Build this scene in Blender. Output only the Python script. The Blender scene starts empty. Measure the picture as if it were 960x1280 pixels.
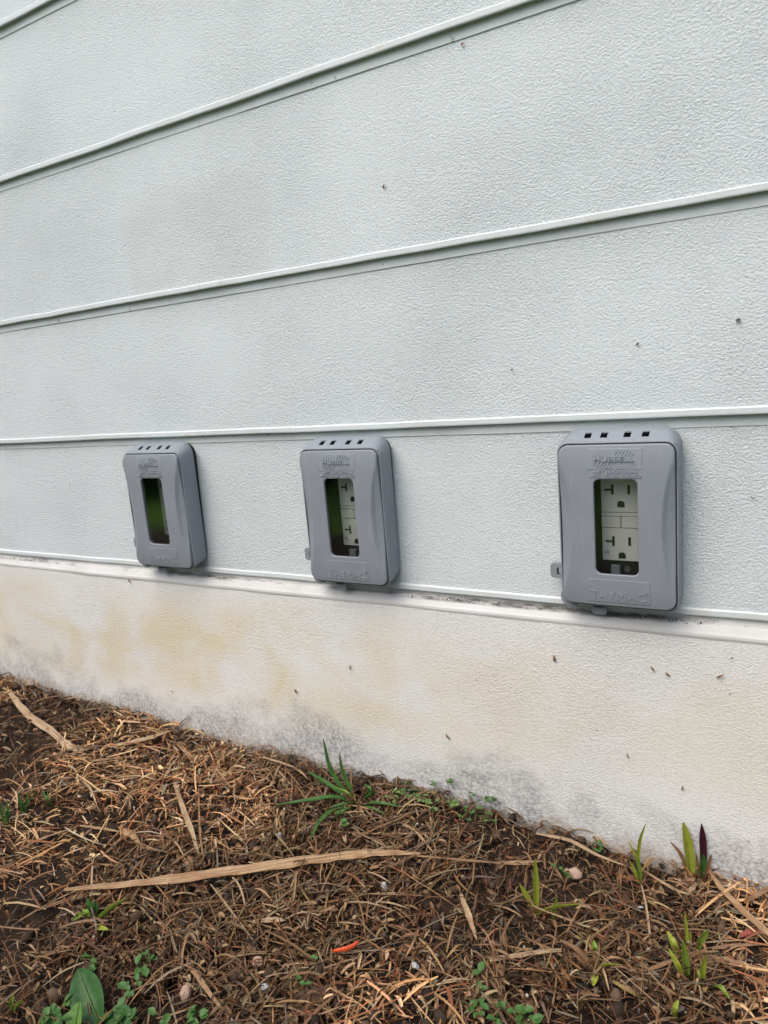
import bpy, bmesh, math, random
import numpy as np
from mathutils import Vector, Matrix, noise as mnoise

random.seed(7)
RNG = np.random.default_rng(11)
S = bpy.context.scene
COL = S.collection

# ------------------------------------------------------------------ camera
F_PX = 912.15                                   # focal length in pixels of a 960 x 1280 frame
YAW, PITCH, ROLL = 0.54191, 0.191626, -0.085289
CAM = Vector((0.13041, -0.68997, 0.24705))
fw = Vector((-math.sin(YAW)*math.cos(PITCH), math.cos(YAW)*math.cos(PITCH), -math.sin(PITCH)))
rt0 = Vector((math.cos(YAW), math.sin(YAW), 0)); up0 = rt0.cross(fw)
rt = rt0*math.cos(ROLL) + up0*math.sin(ROLL)
up = -rt0*math.sin(ROLL) + up0*math.cos(ROLL)
cd = bpy.data.cameras.new('camera')
cam = bpy.data.objects.new('camera', cd); COL.objects.link(cam)
M = Matrix((rt, up, -fw)).transposed().to_4x4(); M.translation = CAM
cam.matrix_world = M
cd.sensor_fit = 'VERTICAL'; cd.sensor_height = 36; cd.sensor_width = 27
cd.lens = F_PX/1280*36
cd.clip_start = 0.01; cd.clip_end = 600
cd.dof.use_dof = True; cd.dof.focus_distance = 0.70; cd.dof.aperture_fstop = 11
S.camera = cam

# ------------------------------------------------------------------ sky, sun, exposure
SUN_EL, SUN_AZ = math.radians(56), math.radians(-20)     # azimuth: left (-) of straight out from the wall
w = bpy.data.worlds.new('World'); S.world = w; w.use_nodes = True
nt = w.node_tree; bg = nt.nodes['Background']
sky = nt.nodes.new('ShaderNodeTexSky'); sky.sky_type = 'NISHITA'; sky.sun_disc = False
sky.sun_elevation = SUN_EL; sky.air_density = 1.0; sky.dust_density = 4.0; sky.ozone_density = 1.0
sdir = Vector((math.sin(SUN_AZ)*math.cos(SUN_EL), -math.cos(SUN_AZ)*math.cos(SUN_EL), math.sin(SUN_EL)))
sky.sun_rotation = math.atan2(sdir.x, sdir.y)
nt.links.new(sky.outputs[0], bg.inputs[0]); bg.inputs[1].default_value = 0.10
sl = bpy.data.lights.new('sun', 'SUN'); sl.energy = 1.25; sl.angle = math.radians(58); sl.color = (1, .96, .9)
so = bpy.data.objects.new('sun', sl); COL.objects.link(so)
so.rotation_euler = (-sdir).to_track_quat('-Z', 'Y').to_euler()
vs = S.view_settings; vs.view_transform = 'Standard'; vs.look = 'None'; vs.gamma = 1; vs.use_curve_mapping = False
vs.exposure = 0.76
S.cycles.use_denoising = True
S.cycles.use_adaptive_sampling = False
try: S.cycles.sampling_pattern = 'BLUE_NOISE'
except Exception: pass
S.cycles.max_bounces = 7; S.cycles.diffuse_bounces = 3; S.cycles.glossy_bounces = 3; S.cycles.transparent_max_bounces = 8

# ------------------------------------------------------------------ helpers
def tag(o, label=None, cat=None, group=None, kind=None):
    if label: o['label'] = label
    if cat: o['category'] = cat
    if group: o['group'] = group
    if kind: o['kind'] = kind
    return o

def link(o, parent=None):
    COL.objects.link(o)
    if parent is not None: o.parent = parent
    return o

def empty(name, loc=(0, 0, 0)):
    o = bpy.data.objects.new(name, None); o.location = loc; o.empty_display_size = .02
    return link(o)

def mk(name, V, Fc, mat, parent=None, smooth=False):
    m = bpy.data.meshes.new(name)
    m.from_pydata([tuple(v) for v in V], [], Fc); m.update()
    if mat: m.materials.append(mat)
    if smooth: m.polygons.foreach_set('use_smooth', [True]*len(m.polygons))
    return link(bpy.data.objects.new(name, m), parent)

def copy_tree(o, parent=None):
    c = o.copy(); COL.objects.link(c); c.parent = parent
    for ch in list(o.children): copy_tree(ch, c)
    return c

def bevel_box(x0, x1, y0, y1, z0, z1, b=.0004, seg=2):
    bm = bmesh.new(); bmesh.ops.create_cube(bm, size=1)
    for v in bm.verts:
        v.co = Vector((x0+(v.co.x+.5)*(x1-x0), y0+(v.co.y+.5)*(y1-y0), z0+(v.co.z+.5)*(z1-z0)))
    if b: bmesh.ops.bevel(bm, geom=bm.edges[:], offset=b, segments=seg, affect='EDGES', profile=.6)
    return bm

def bm_obj(name, bm, mat, parent=None, smooth=False):
    m = bpy.data.meshes.new(name); bm.to_mesh(m); bm.free(); m.materials.append(mat)
    if smooth: m.polygons.foreach_set('use_smooth', [True]*len(m.polygons))
    return link(bpy.data.objects.new(name, m), parent)

def rr(x0, x1, z0, z1, r, nc=6, nx=4, nz=8):
    """rounded rectangle in x/z, counter-clockwise, always nc/nx/nz points per corner/side"""
    P = []
    cs = [(x1-r, z0+r, -90), (x1-r, z1-r, 0), (x0+r, z1-r, 90), (x0+r, z0+r, 180)]
    for i, (cx, cz, a) in enumerate(cs):
        for k in range(nc+1):
            t = math.radians(a+90*k/nc); P.append((cx+r*math.cos(t), cz+r*math.sin(t)))
        nx_, = [nz if i in (0, 2) else nx]
        c2 = cs[(i+1) % 4]; t = math.radians(a+90)
        p = P[-1]; e = (c2[0]+r*math.cos(t), c2[1]+r*math.sin(t))
        for k in range(1, nx_): P.append((p[0]+(e[0]-p[0])*k/nx_, p[1]+(e[1]-p[1])*k/nx_))
    return P

def loft(loops, cap_first=True, cap_last=True, close=False):
    n = len(loops[0]); V = [p for L in loops for p in L]; Fc = []
    rng = range(len(loops)-1)
    for i in rng:
        for k in range(n):
            a, b = i*n+k, i*n+(k+1) % n
            Fc.append((a, b, b+n, a+n))
    if close:
        o = (len(loops)-1)*n
        for k in range(n): Fc.append((o+k, o+(k+1) % n, (k+1) % n, k))
    else:
        if cap_first: Fc.append(tuple(reversed(range(n))))
        if cap_last: Fc.append(tuple(range((len(loops)-1)*n, len(loops)*n)))
    return V, Fc

def crom(P, n):
    P = [Vector(p) for p in P]
    if len(P) == 2: P = [P[0], P[0].lerp(P[1], .5), P[1]]
    Q = [P[0]*2-P[1]]+P+[P[-1]*2-P[-2]]; out = []
    m = len(P)-1
    for i in range(n+1):
        u = i/n*m; k = min(int(u), m-1); t = u-k
        a, b, c, d = Q[k], Q[k+1], Q[k+2], Q[k+3]
        out.append(.5*((2*b)+(c-a)*t+(2*a-5*b+4*c-d)*t*t+(3*b-a-3*c+d)*t**3))
    return out

ACR = (-1, -.5, 0, .5, 1)
def blade_mesh(P, width, side, n=10, fold=.25, tipw=.05, basew=.55, peak=.4, thick=.0003, twist=0, rough=0.):
    """a thin folded leaf blade following P (local coords); side = approximate direction of its width;
    ten points round each station: five across the face, five across the back"""
    C = crom(P, n); V = []; side = Vector(side); sd = random.random()*100
    for i, c in enumerate(C):
        t = i/n
        tan = (C[min(i+1, n)]-C[max(i-1, 0)]).normalized()
        s = (side - tan*side.dot(tan)).normalized(); nn = tan.cross(s)
        if twist:
            a = twist*t; s, nn = s*math.cos(a)+nn*math.sin(a), nn*math.cos(a)-s*math.sin(a)
        if nn.z+nn.y*-.4 < 0: up_ = -1
        else: up_ = 1
        if t < peak: wd = basew+(1-basew)*math.sin(t/peak*math.pi/2)
        else: wd = tipw+(1-tipw)*math.cos((t-peak)/(1-peak)*math.pi/2)**.8
        h = width*.5*wd; row = []
        for k, u in enumerate(ACR):
            j = rough*(mnoise.noise(Vector((t*n*.45, k*1.7, sd))))
            e = 1+(rough*.8*mnoise.noise(Vector((t*n*.6, u*3, sd+9))) if abs(u) == 1 else 0)
            row.append(c+s*h*u*e+nn*up_*h*(fold*(abs(u)**1.2-.45)+j))
        V += row+[p-nn*up_*thick for p in reversed(row)]
    Fc = []; m = 10
    for i in range(n):
        for k in range(m):
            a, b2 = i*m+k, i*m+(k+1) % m
            Fc.append((a, b2, b2+m, a+m))
    Fc += [tuple(reversed(range(m))), tuple(range(n*m, n*m+m))]
    return V, Fc
def crease(o, deg=24):
    bm = bmesh.new(); bm.from_mesh(o.data); bmesh.ops.recalc_face_normals(bm, faces=bm.faces)
    for e in bm.edges:
        if len(e.link_faces) == 2 and e.calc_face_angle(0) > math.radians(deg): e.smooth = False
    bm.to_mesh(o.data); bm.free(); return o

# ------------------------------------------------------------------ node helpers
def mat(name):
    m = bpy.data.materials.new(name); m.use_nodes = True
    return m, m.node_tree, m.node_tree.nodes['Principled BSDF']
def N(t, ty, **kw):
    n = t.nodes.new(ty)
    for k, v in kw.items(): setattr(n, k, v)
    return n
def L(t, a, b): t.links.new(a, b)
def coord(t, scale=(1, 1, 1), loc=(0, 0, 0)):
    tc = N(t, 'ShaderNodeTexCoord'); mp = N(t, 'ShaderNodeMapping')
    mp.inputs['Scale'].default_value = scale; mp.inputs['Location'].default_value = loc
    L(t, tc.outputs['Object'], mp.inputs[0]); return mp.outputs[0]
def noise(t, v, scale, detail=4, rough=.55, dist=0):
    n = N(t, 'ShaderNodeTexNoise'); n.inputs['Scale'].default_value = scale; n.inputs['Detail'].default_value = detail
    n.inputs['Roughness'].default_value = rough; n.inputs['Distortion'].default_value = dist
    L(t, v, n.inputs['Vector']); return n.outputs['Fac']
def ramp(t, f, stops):
    r = N(t, 'ShaderNodeValToRGB'); el = r.color_ramp.elements
    while len(el) < len(stops): el.new(.5)
    for e, (p, c) in zip(el, stops):
        e.position = p; e.color = (c, c, c, 1) if not hasattr(c, '__len__') else (*c, 1)
    L(t, f, r.inputs[0]); return r.outputs[0]
def mth(t, op, a, b=None, clamp=False):
    n = N(t, 'ShaderNodeMath', operation=op); n.use_clamp = clamp
    for i, x in enumerate((a, b)):
        if x is None: continue
        if isinstance(x, (int, float)): n.inputs[i].default_value = x
        else: L(t, x, n.inputs[i])
    return n.outputs[0]
def mixc(t, f, a, b, mode='MIX'):
    n = N(t, 'ShaderNodeMix', data_type='RGBA', blend_type=mode)
    for i, x in ((0, f), (6, a), (7, b)):
        if isinstance(x, (int, float)): n.inputs[i].default_value = x
        elif hasattr(x, '__len__'): n.inputs[i].default_value = (*x, 1)
        else: L(t, x, n.inputs[i])
    return n.outputs[2]
def bump(t, h, dist, strength=1, nrm=None):
    b = N(t, 'ShaderNodeBump'); b.inputs['Distance'].default_value = dist; b.inputs['Strength'].default_value = strength
    L(t, h, b.inputs['Height'])
    if nrm is not None: L(t, nrm, b.inputs['Normal'])
    return b.outputs[0]
def sep(t):
    tc = N(t, 'ShaderNodeTexCoord'); s = N(t, 'ShaderNodeSeparateXYZ'); L(t, tc.outputs['Object'], s.inputs[0]); return s.outputs
def band(t, v, lo, hi, soft):
    """1 between lo and hi with soft edges"""
    a = N(t, 'ShaderNodeMapRange', interpolation_type='SMOOTHSTEP'); L(t, v, a.inputs[0])
    a.inputs[1].default_value = lo-soft; a.inputs[2].default_value = lo+soft
    b = N(t, 'ShaderNodeMapRange', interpolation_type='SMOOTHSTEP'); L(t, v, b.inputs[0])
    b.inputs[1].default_value = hi-soft; b.inputs[2].default_value = hi+soft
    b.inputs[3].default_value = 1; b.inputs[4].default_value = 0
    return mth(t, 'MULTIPLY', a.outputs[0], b.outputs[0])

# ------------------------------------------------------------------ materials
def stucco_height(t, v, coarse=1.0):
    a = noise(t, v, 500*coarse, 3, .68, .25)
    vo = N(t, 'ShaderNodeTexVoronoi'); vo.inputs['Scale'].default_value = 480*coarse; L(t, v, vo.inputs['Vector'])
    a2 = ramp(t, a, [(.38, 0.), (.62, 1.)])
    return mth(t, 'SUBTRACT', a2, mth(t, 'MULTIPLY', vo.outputs['Distance'], .55))

def m_board():
    m, t, p = mat('textured pale grey siding paint')
    v = coord(t, (.9, 1, 1.08))
    h = stucco_height(t, v)
    st = ramp(t, noise(t, v, 5, 3), [(.32, .5), (.68, 1.)])
    b = N(t, 'ShaderNodeBump'); b.inputs['Distance'].default_value = .00075
    L(t, h, b.inputs['Height']); L(t, mth(t, 'MULTIPLY', st, .95), b.inputs['Strength'])
    L(t, b.outputs[0], p.inputs['Normal'])
    c = mixc(t, ramp(t, noise(t, v, 3.5, 4), [(.35, 0.), (.7, 1.)]), (.665, .722, .742), (.70, .754, .775))
    c = mixc(t, mth(t, 'MULTIPLY', ramp(t, noise(t, v, 9, 5, .65), [(.5, 0.), (.75, 1.)]), .2), c, (.62, .66, .665))
    # the slightly darker repainted patch on the third board
    x, y, z = sep(t)
    pm = mth(t, 'MULTIPLY', band(t, x, -.625, -.40, .012), band(t, z, .36, .475, .02))
    c = mixc(t, mth(t, 'MULTIPLY', pm, .38), c, (.60, .63, .62))
    # rust / dirt specks
    vo = N(t, 'ShaderNodeTexVoronoi'); vo.inputs['Scale'].default_value = 34; vo.inputs['Randomness'].default_value = 1
    L(t, v, vo.inputs['Vector'])
    sp = ramp(t, vo.outputs['Distance'], [(.03, 1.), (.055, 0.)])
    sp = mth(t, 'MULTIPLY', sp, ramp(t, noise(t, v, 14, 2), [(.56, 0.), (.64, 1.)]))
    c = mixc(t, mth(t, 'MULTIPLY', sp, .6), c, (.30, .27, .22))
    # slightly darker colour in the low parts of the texture
    pit = ramp(t, h, [(-.0, 1.), (.18, 0.)])
    c = mixc(t, mth(t, 'MULTIPLY', pit, .08), c, (.36, .38, .37))
    # sparse little pits, only their shade put into the colour as dark dots
    pv = N(t, 'ShaderNodeTexVoronoi'); pv.inputs['Scale'].default_value = 210; L(t, v, pv.inputs['Vector'])
    ps = N(t, 'ShaderNodeSeparateColor'); L(t, pv.outputs['Color'], ps.inputs[0])
    pk = mth(t, 'MULTIPLY', ramp(t, pv.outputs['Distance'], [(.10, 1.), (.20, 0.)]), ramp(t, ps.outputs[0], [(.62, 0.), (.72, 1.)]))
    c = mixc(t, mth(t, 'MULTIPLY', pk, .45), c, (.26, .27, .26))
    oi = N(t, 'ShaderNodeObjectInfo')
    c = mixc(t, mth(t, 'MULTIPLY', oi.outputs['Random'], .10), c, (.55, .60, .60))
    L(t, c, p.inputs['Base Color']); p.inputs['Roughness'].default_value = .55
    p.inputs['Specular IOR Level'].default_value = .35
    return m

def m_lip():
    m, t, p = mat('smooth drip edge paint')
    v = coord(t)
    c = mixc(t, ramp(t, noise(t, v, 16, 5, .65), [(.45, 0.), (.75, 1.)]), (.655, .70, .715), (.58, .61, .58))
    c = mixc(t, mth(t, 'MULTIPLY', ramp(t, noise(t, v, 60, 3), [(.66, 0.), (.76, 1.)]), .5), c, (.55, .46, .27))
    L(t, c, p.inputs['Base Color']); p.inputs['Roughness'].default_value = .42
    L(t, bump(t, noise(t, v, 120, 3), .0006, .5), p.inputs['Normal'])
    return m

def m_strip():
    m, t, p = mat('dull sealant strip')
    v = coord(t)
    c = mixc(t, ramp(t, noise(t, v, 22, 5, .7), [(.4, 0.), (.75, 1.)]), (.65, .70, .705), (.55, .59, .56))
    c = mixc(t, mth(t, 'MULTIPLY', ramp(t, noise(t, v, 70, 4, .7), [(.64, 0.), (.72, 1.)]), .7), c, (.14, .135, .11))
    L(t, c, p.inputs['Base Color']); p.inputs['Roughness'].default_value = .6
    L(t, bump(t, noise(t, v, 200, 3), .0006, .5), p.inputs['Normal'])
    return m

def m_ledge():
    m, t, p = mat('weathered white ledge paint')
    v = coord(t, (1, 1, 1)); vs_ = coord(t, (.35, 1, 1.6))
    x, y, z = sep(t)
    c = mixc(t, ramp(t, noise(t, v, 9, 5), [(.35, 0.), (.7, 1.)]), (.62, .62, .61), (.50, .495, .47))
    # mildew and crud lying in the groove, thickest beside and between the boxes
    ex = mth(t, 'ADD', mth(t, 'ADD', band(t, x, -.27, .03, .05), mth(t, 'MULTIPLY', band(t, x, -.62, -.5, .04), .8)), mth(t, 'MULTIPLY', band(t, x, -1.1, -.85, .05), .6))
    gz = band(t, z, -.0030, .0014, .0012)
    cr = ramp(t, mth(t, 'ADD', noise(t, vs_, 70, 6, .72), mth(t, 'MULTIPLY', ex, .24)), [(.56, 0.), (.80, 1.)])
    cr = mth(t, 'MULTIPLY', cr, gz)
    c = mixc(t, mth(t, 'MULTIPLY', cr, .92), c, (.055, .05, .042))
    L(t, c, p.inputs['Base Color']); p.inputs['Roughness'].default_value = .6
    L(t, bump(t, noise(t, v, 160, 4), .0007, .6), p.inputs['Normal'])
    return m

def m_found():
    m, t, p = mat('stained white foundation paint')
    v = coord(t, (1, 1, 1.15)); x, y, z = sep(t)
    hs = mth(t, 'ADD', mth(t, 'ADD', z, .2517), mth(t, 'MULTIPLY', x, .0333))      # height above the soil line
    h = stucco_height(t, v, .92)
    st = ramp(t, noise(t, v, 6, 3), [(.3, .3), (.7, .85)])
    b = N(t, 'ShaderNodeBump'); b.inputs['Distance'].default_value = .0005
    L(t, h, b.inputs['Height']); L(t, st, b.inputs['Strength']); L(t, b.outputs[0], p.inputs['Normal'])
    c = mixc(t, ramp(t, noise(t, v, 4, 4), [(.35, 0.), (.7, 1.)]), (.80, .805, .785), (.765, .765, .735))
    # ochre blotches
    vb = coord(t, (1.1, 1, 1.5), (.35, 0, .2))
    oc = ramp(t, noise(t, vb, 7.5, 3, .5, .6), [(.36, 0.), (.60, 1.)])
    lf = band(t, x, -1.6, -.25, .2)
    oc = mth(t, 'MULTIPLY', oc, mth(t, 'ADD', .34, mth(t, 'MULTIPLY', lf, .60)))
    oc = mth(t, 'MULTIPLY', oc, band(t, z, -.175, -.04, .035))
    c = mixc(t, mth(t, 'MULTIPLY', oc, .8), c, (.715, .63, .42))
    # grey-black mildew patches low on the wall
    n1 = ramp(t, noise(t, coord(t, (1, 1, 1.2), (.11, 0, 0)), 6.5, 6, .66, .3), [(.25, 0.), (.75, 1.)])
    mm = N(t, 'ShaderNodeMapRange'); L(t, hs, mm.inputs[0])
    mm.inputs[1].default_value = -.005; mm.inputs[2].default_value = .105; mm.inputs[3].default_value = .46; mm.inputs[4].default_value = -.30
    mi = ramp(t, mth(t, 'ADD', n1, mm.outputs[0]), [(.45, 0.), (.85, 1.)])
    fine = ramp(t, noise(t, v, 240, 4, .75), [(.36, .15), (.62, 1.)])
    c = mixc(t, mth(t, 'MULTIPLY', mth(t, 'MULTIPLY', mi, fine), .74), c, (.14, .135, .137))
    # earth splashed on the last centimetres
    n2 = noise(t, v, 30, 5, .65)
    se = N(t, 'ShaderNodeMapRange'); L(t, hs, se.inputs[0])
    se.inputs[1].default_value = -.008; se.inputs[2].default_value = .034; se.inputs[3].default_value = .3; se.inputs[4].default_value = -.25
    sp = ramp(t, mth(t, 'ADD', n2, se.outputs[0]), [(.48, 0.), (.75, 1.)])
    c = mixc(t, mth(t, 'MULTIPLY', sp, .55), c, (.34, .25, .15))
    # dark flecks
    vo = N(t, 'ShaderNodeTexVoronoi'); vo.inputs['Scale'].default_value = 48; L(t, v, vo.inputs['Vector'])
    fl = mth(t, 'MULTIPLY', ramp(t, vo.outputs['Distance'], [(.035, 1.), (.07, 0.)]), ramp(t, noise(t, v, 11, 2), [(.5, 0.), (.6, 1.)]))
    c = mixc(t, mth(t, 'MULTIPLY', fl, .7), c, (.2, .17, .13))
    pit = ramp(t, h, [(-.0, 1.), (.18, 0.)])
    c = mixc(t, mth(t, 'MULTIPLY', pit, .14), c, (.40, .37, .32))
    L(t, c, p.inputs['Base Color']); p.inputs['Roughness'].default_value = .65
    p.inputs['Specular IOR Level'].default_value = .3
    return m

def m_grey(name='grey moulded plastic', col=(.205, .225, .262), rough=.42):
    m, t, p = mat(name)
    tc = N(t, 'ShaderNodeTexCoord'); oi = N(t, 'ShaderNodeObjectInfo'); ad = N(t, 'ShaderNodeVectorMath', operation='ADD')
    L(t, tc.outputs['Object'], ad.inputs[0]); L(t, oi.outputs['Location'], ad.inputs[1]); v = ad.outputs[0]
    ms = N(t, 'ShaderNodeMapping'); ms.inputs['Scale'].default_value = (1, 1, .12); L(t, v, ms.inputs[0])
    c = mixc(t, ramp(t, noise(t, v, 40, 4), [(.35, 0.), (.7, 1.)]), col, tuple(k*1.07 for k in col))
    c = mixc(t, mth(t, 'MULTIPLY', ramp(t, noise(t, v, 90, 6, .75), [(.58, 0.), (.76, 1.)]), .24), c, (.38, .37, .35))
    # faint water runs and dried dust
    c = mixc(t, mth(t, 'MULTIPLY', ramp(t, noise(t, ms.outputs[0], 190, 4, .6), [(.56, 0.), (.74, 1.)]), .20), c, (.40, .40, .39))
    c = mixc(t, mth(t, 'MULTIPLY', ramp(t, noise(t, v, 420, 2, .5), [(.70, 0.), (.76, 1.)]), .30), c, (.12, .115, .10))
    L(t, c, p.inputs['Base Color'])
    L(t, ramp(t, noise(t, v, 60, 4), [(.3, rough-.05), (.7, rough+.1)]), p.inputs['Roughness'])
    L(t, bump(t, noise(t, v, 2200, 2), .00008, .5), p.inputs['Normal'])
    return m

def m_plain(name, col, rough=.5, var=.12, scale=60):
    m, t, p = mat(name); v = coord(t)
    c = mixc(t, noise(t, v, scale, 4), tuple(k*(1-var) for k in col), tuple(min(1, k*(1+var)) for k in col))
    L(t, c, p.inputs['Base Color']); p.inputs['Roughness'].default_value = rough
    return m

def m_pane():
    m = bpy.data.materials.new('clear dusty window plastic'); m.use_nodes = True; t = m.node_tree
    t.nodes.remove(t.nodes['Principled BSDF']); out = t.nodes['Material Output']
    tr = N(t, 'ShaderNodeBsdfTransparent'); tr.inputs[0].default_value = (.965, .97, .965, 1)
    gl = N(t, 'ShaderNodeBsdfGlossy'); gl.inputs['Roughness'].default_value = .03
    fr = N(t, 'ShaderNodeFresnel'); fr.inputs[0].default_value = 1.58
    mx = N(t, 'ShaderNodeMixShader')
    L(t, mth(t, 'MULTIPLY', fr.outputs[0], .6, True), mx.inputs[0]); L(t, tr.outputs[0], mx.inputs[1]); L(t, gl.outputs[0], mx.inputs[2])
    L(t, mx.outputs[0], out.inputs[0]); return m

def m_soil():
    m, t, p = mat('dark mulch soil and lawn beyond'); v = coord(t); x, y, z = sep(t)
    a = noise(t, v, 26, 6, .7)
    c = mixc(t, ramp(t, a, [(.35, 0.), (.7, 1.)]), (.018, .012, .009), (.050, .033, .022))
    c = mixc(t, ramp(t, noise(t, v, 240, 4, .7), [(.64, 0.), (.78, 1.)]), c, (.13, .08, .045))
    g = mixc(t, ramp(t, noise(t, v, 3, 6, .7), [(.3, 0.), (.7, 1.)]), (.075, .17, .02), (.15, .27, .04))
    ed = mth(t, 'ADD', y, mth(t, 'MULTIPLY', noise(t, v, 2.5, 3), .8))
    k = N(t, 'ShaderNodeMapRange'); L(t, ed, k.inputs[0]); k.inputs[1].default_value = -.65; k.inputs[2].default_value = -1.0
    c = mixc(t, k.outputs[0], c, g)
    L(t, c, p.inputs['Base Color']); p.inputs['Roughness'].default_value = .9; p.inputs['Specular IOR Level'].default_value = .2
    L(t, bump(t, noise(t, v, 180, 6, .7), .004, .9), p.inputs['Normal'])
    return m

def m_attr(name, rough=.6, trans=0., grain=(60, .25)):
    """colour of each piece from its 'Col' attribute, with fibre grain"""
    m, t, p = mat(name); at = N(t, 'ShaderNodeAttribute', attribute_name='Col'); v = coord(t)
    g = ramp(t, noise(t, v, grain[0]*6, 4, .65), [(.25, 1-grain[1]), (.75, 1+grain[1]*.6)])
    c = mixc(t, 1., at.outputs['Color'], g, 'MULTIPLY')
    L(t, c, p.inputs['Base Color']); p.inputs['Roughness'].default_value = rough; p.inputs['Specular IOR Level'].default_value = .3
    return m

def m_leaf(name, c0, c1, scale=120, rough=.45, trans=.25):
    m, t, p = mat(name); v = coord(t)
    c = mixc(t, ramp(t, noise(t, v, scale, 4, .6), [(.3, 0.), (.7, 1.)]), c0, c1)
    L(t, c, p.inputs['Base Color']); p.inputs['Roughness'].default_value = rough; p.inputs['Specular IOR Level'].default_value = .35
    tl = N(t, 'ShaderNodeBsdfTranslucent'); L(t, c, tl.inputs[0])
    mx = N(t, 'ShaderNodeMixShader'); mx.inputs[0].default_value = trans
    out = t.nodes['Material Output']
    L(t, p.outputs[0], mx.inputs[1]); L(t, tl.outputs[0], mx.inputs[2]); L(t, mx.outputs[0], out.inputs[0])
    return m

def m_reed(name, c0, c1, c2):
    """dry blade with fibres running along its own length (UV u = across)"""
    m, t, p = mat(name)
    tc = N(t, 'ShaderNodeTexCoord'); mp = N(t, 'ShaderNodeMapping'); mp.inputs['Scale'].default_value = (2.4, .5, 1)
    L(t, tc.outputs['UV'], mp.inputs[0])
    f = noise(t, mp.outputs[0], 3, 5, .7)
    c = mixc(t, ramp(t, f, [(.36, 0.), (.56, 1.)]), c0, c1)
    c = mixc(t, ramp(t, noise(t, coord(t), 35, 4), [(.48, 0.), (.72, 1.)]), c, c2)
    L(t, c, p.inputs['Base Color']); p.inputs['Roughness'].default_value = .5
    L(t, bump(t, f, .0012, .9), p.inputs['Normal'])
    return m

BOARD, LIP, STRIP, LEDGE, FOUND = m_board(), m_lip(), m_strip(), m_ledge(), m_found()
GREY = m_grey(col=(.236, .262, .294)); GREYIN = m_grey('shade darkened inner plastic', (.12, .125, .13), .5)  # inner copy of the grey, shade inside the housing put into its colour
EMB = m_grey('grey raised lettering plastic', (.255, .283, .320), .34)
WHITE = m_plain('ivory receptacle plastic', (.83, .82, .79), .35, .04)
BLACK = m_plain('black backing and slot shade', (.012, .012, .012), .5)  # stands in for the shade of deep slots; also the receptacle backing
FOAM = m_plain('black foam gasket', (.015, .015, .016), .9)
SCREW = m_plain('grey metal screw', (.12, .12, .12), .35)
PANE = m_pane(); SOIL = m_soil()

# ------------------------------------------------------------------ ground
GX = [-4, -1.073, -.853, -.655, -.505, -.396, -.297, -.17, -.114, -.04, .053, .104, 4]
GZ = [-.20, -.216, -.224, -.229, -.241, -.241, -.240, -.240, -.244, -.251, -.254, -.255, -.27]
def vnoise(x, y, seed):
    xi, yi = np.floor(x).astype(int), np.floor(y).astype(int); xf, yf = x-xi, y-yi
    def h(a, b):
        n = (a*374761393+b*668265263+seed*974711) & 0x7fffffff
        n = ((n ^ (n >> 13))*1274126177) & 0x7fffffff
        return ((n ^ (n >> 16)) & 0xffff)/65535.
    u, v = xf*xf*(3-2*xf), yf*yf*(3-2*yf)
    return (h(xi, yi)*(1-u)+h(xi+1, yi)*u)*(1-v)+(h(xi, yi+1)*(1-u)+h(xi+1, yi+1)*u)*v
def g0(x, y):
    x = np.asarray(x, float); y = np.asarray(y, float)
    near = np.clip(1.5-np.abs(y)*.4, 0, 1)
    return np.interp(x, GX, GZ)+.03*np.clip(y+.018, -3, 0)+near*((vnoise(x*9, y*9, 1)-.5)*.012+(vnoise(x*24, y*24, 2)-.5)*.006)
def gsoil(x, y):
    near = np.clip(1.3-np.abs(y)*.8, 0, 1)*np.clip(2.2-np.abs(np.asarray(x)+.4), 0, 1)
    c = (vnoise(x*55, y*55, 3)-.5)*.010+(vnoise(x*130, y*130, 4)-.5)*.006+(vnoise(x*300, y*300, 5)-.5)*.002
    return g0(x, y)-.005*near+c*near

def geo(a, b, n): return list(np.geomspace(a, b, n))
xs = np.array([-1.7-k for k in reversed(geo(.01, 90, 22))]+list(np.linspace(-1.7, .6, 480))+[.6+k for k in geo(.01, 90, 22)])
ys = np.array([-.75-k for k in reversed(geo(.008, 90, 24))]+list(np.linspace(-.75, -.01, 170))+[.02, .2, 1, 8, 90])
XX, YY = np.meshgrid(xs, ys); ZZ = gsoil(XX, YY)
nv, nu = XX.shape
V = np.stack([XX, YY, ZZ], -1).reshape(-1, 3)
idx = np.arange(nv*nu).reshape(nv, nu)
Q = np.stack([idx[:-1, :-1], idx[:-1, 1:], idx[1:, 1:], idx[1:, :-1]], -1).reshape(-1, 4)
def np_mesh(name, V, Q, mt, parent=None, col=None, smooth=False):
    m = bpy.data.meshes.new(name); k = Q.shape[1]
    m.vertices.add(len(V)); m.vertices.foreach_set('co', np.ascontiguousarray(V, np.float32).ravel())
    m.loops.add(Q.size); m.loops.foreach_set('vertex_index', np.ascontiguousarray(Q, np.int32).ravel())
    m.polygons.add(len(Q)); m.polygons.foreach_set('loop_start', np.arange(0, Q.size, k, dtype=np.int32))
    m.update(calc_edges=True)
    if smooth: m.polygons.foreach_set('use_smooth', np.ones(len(Q), bool))
    if col is not None:
        a = m.color_attributes.new('Col', 'FLOAT_COLOR', 'POINT')
        a.data.foreach_set('color', np.concatenate([col, np.ones((len(col), 1))], 1).astype(np.float32).ravel())
    m.materials.append(mt)
    return link(bpy.data.objects.new(name, m), parent)
tag(np_mesh('ground', V, Q, SOIL, smooth=True), kind='structure')

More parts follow.
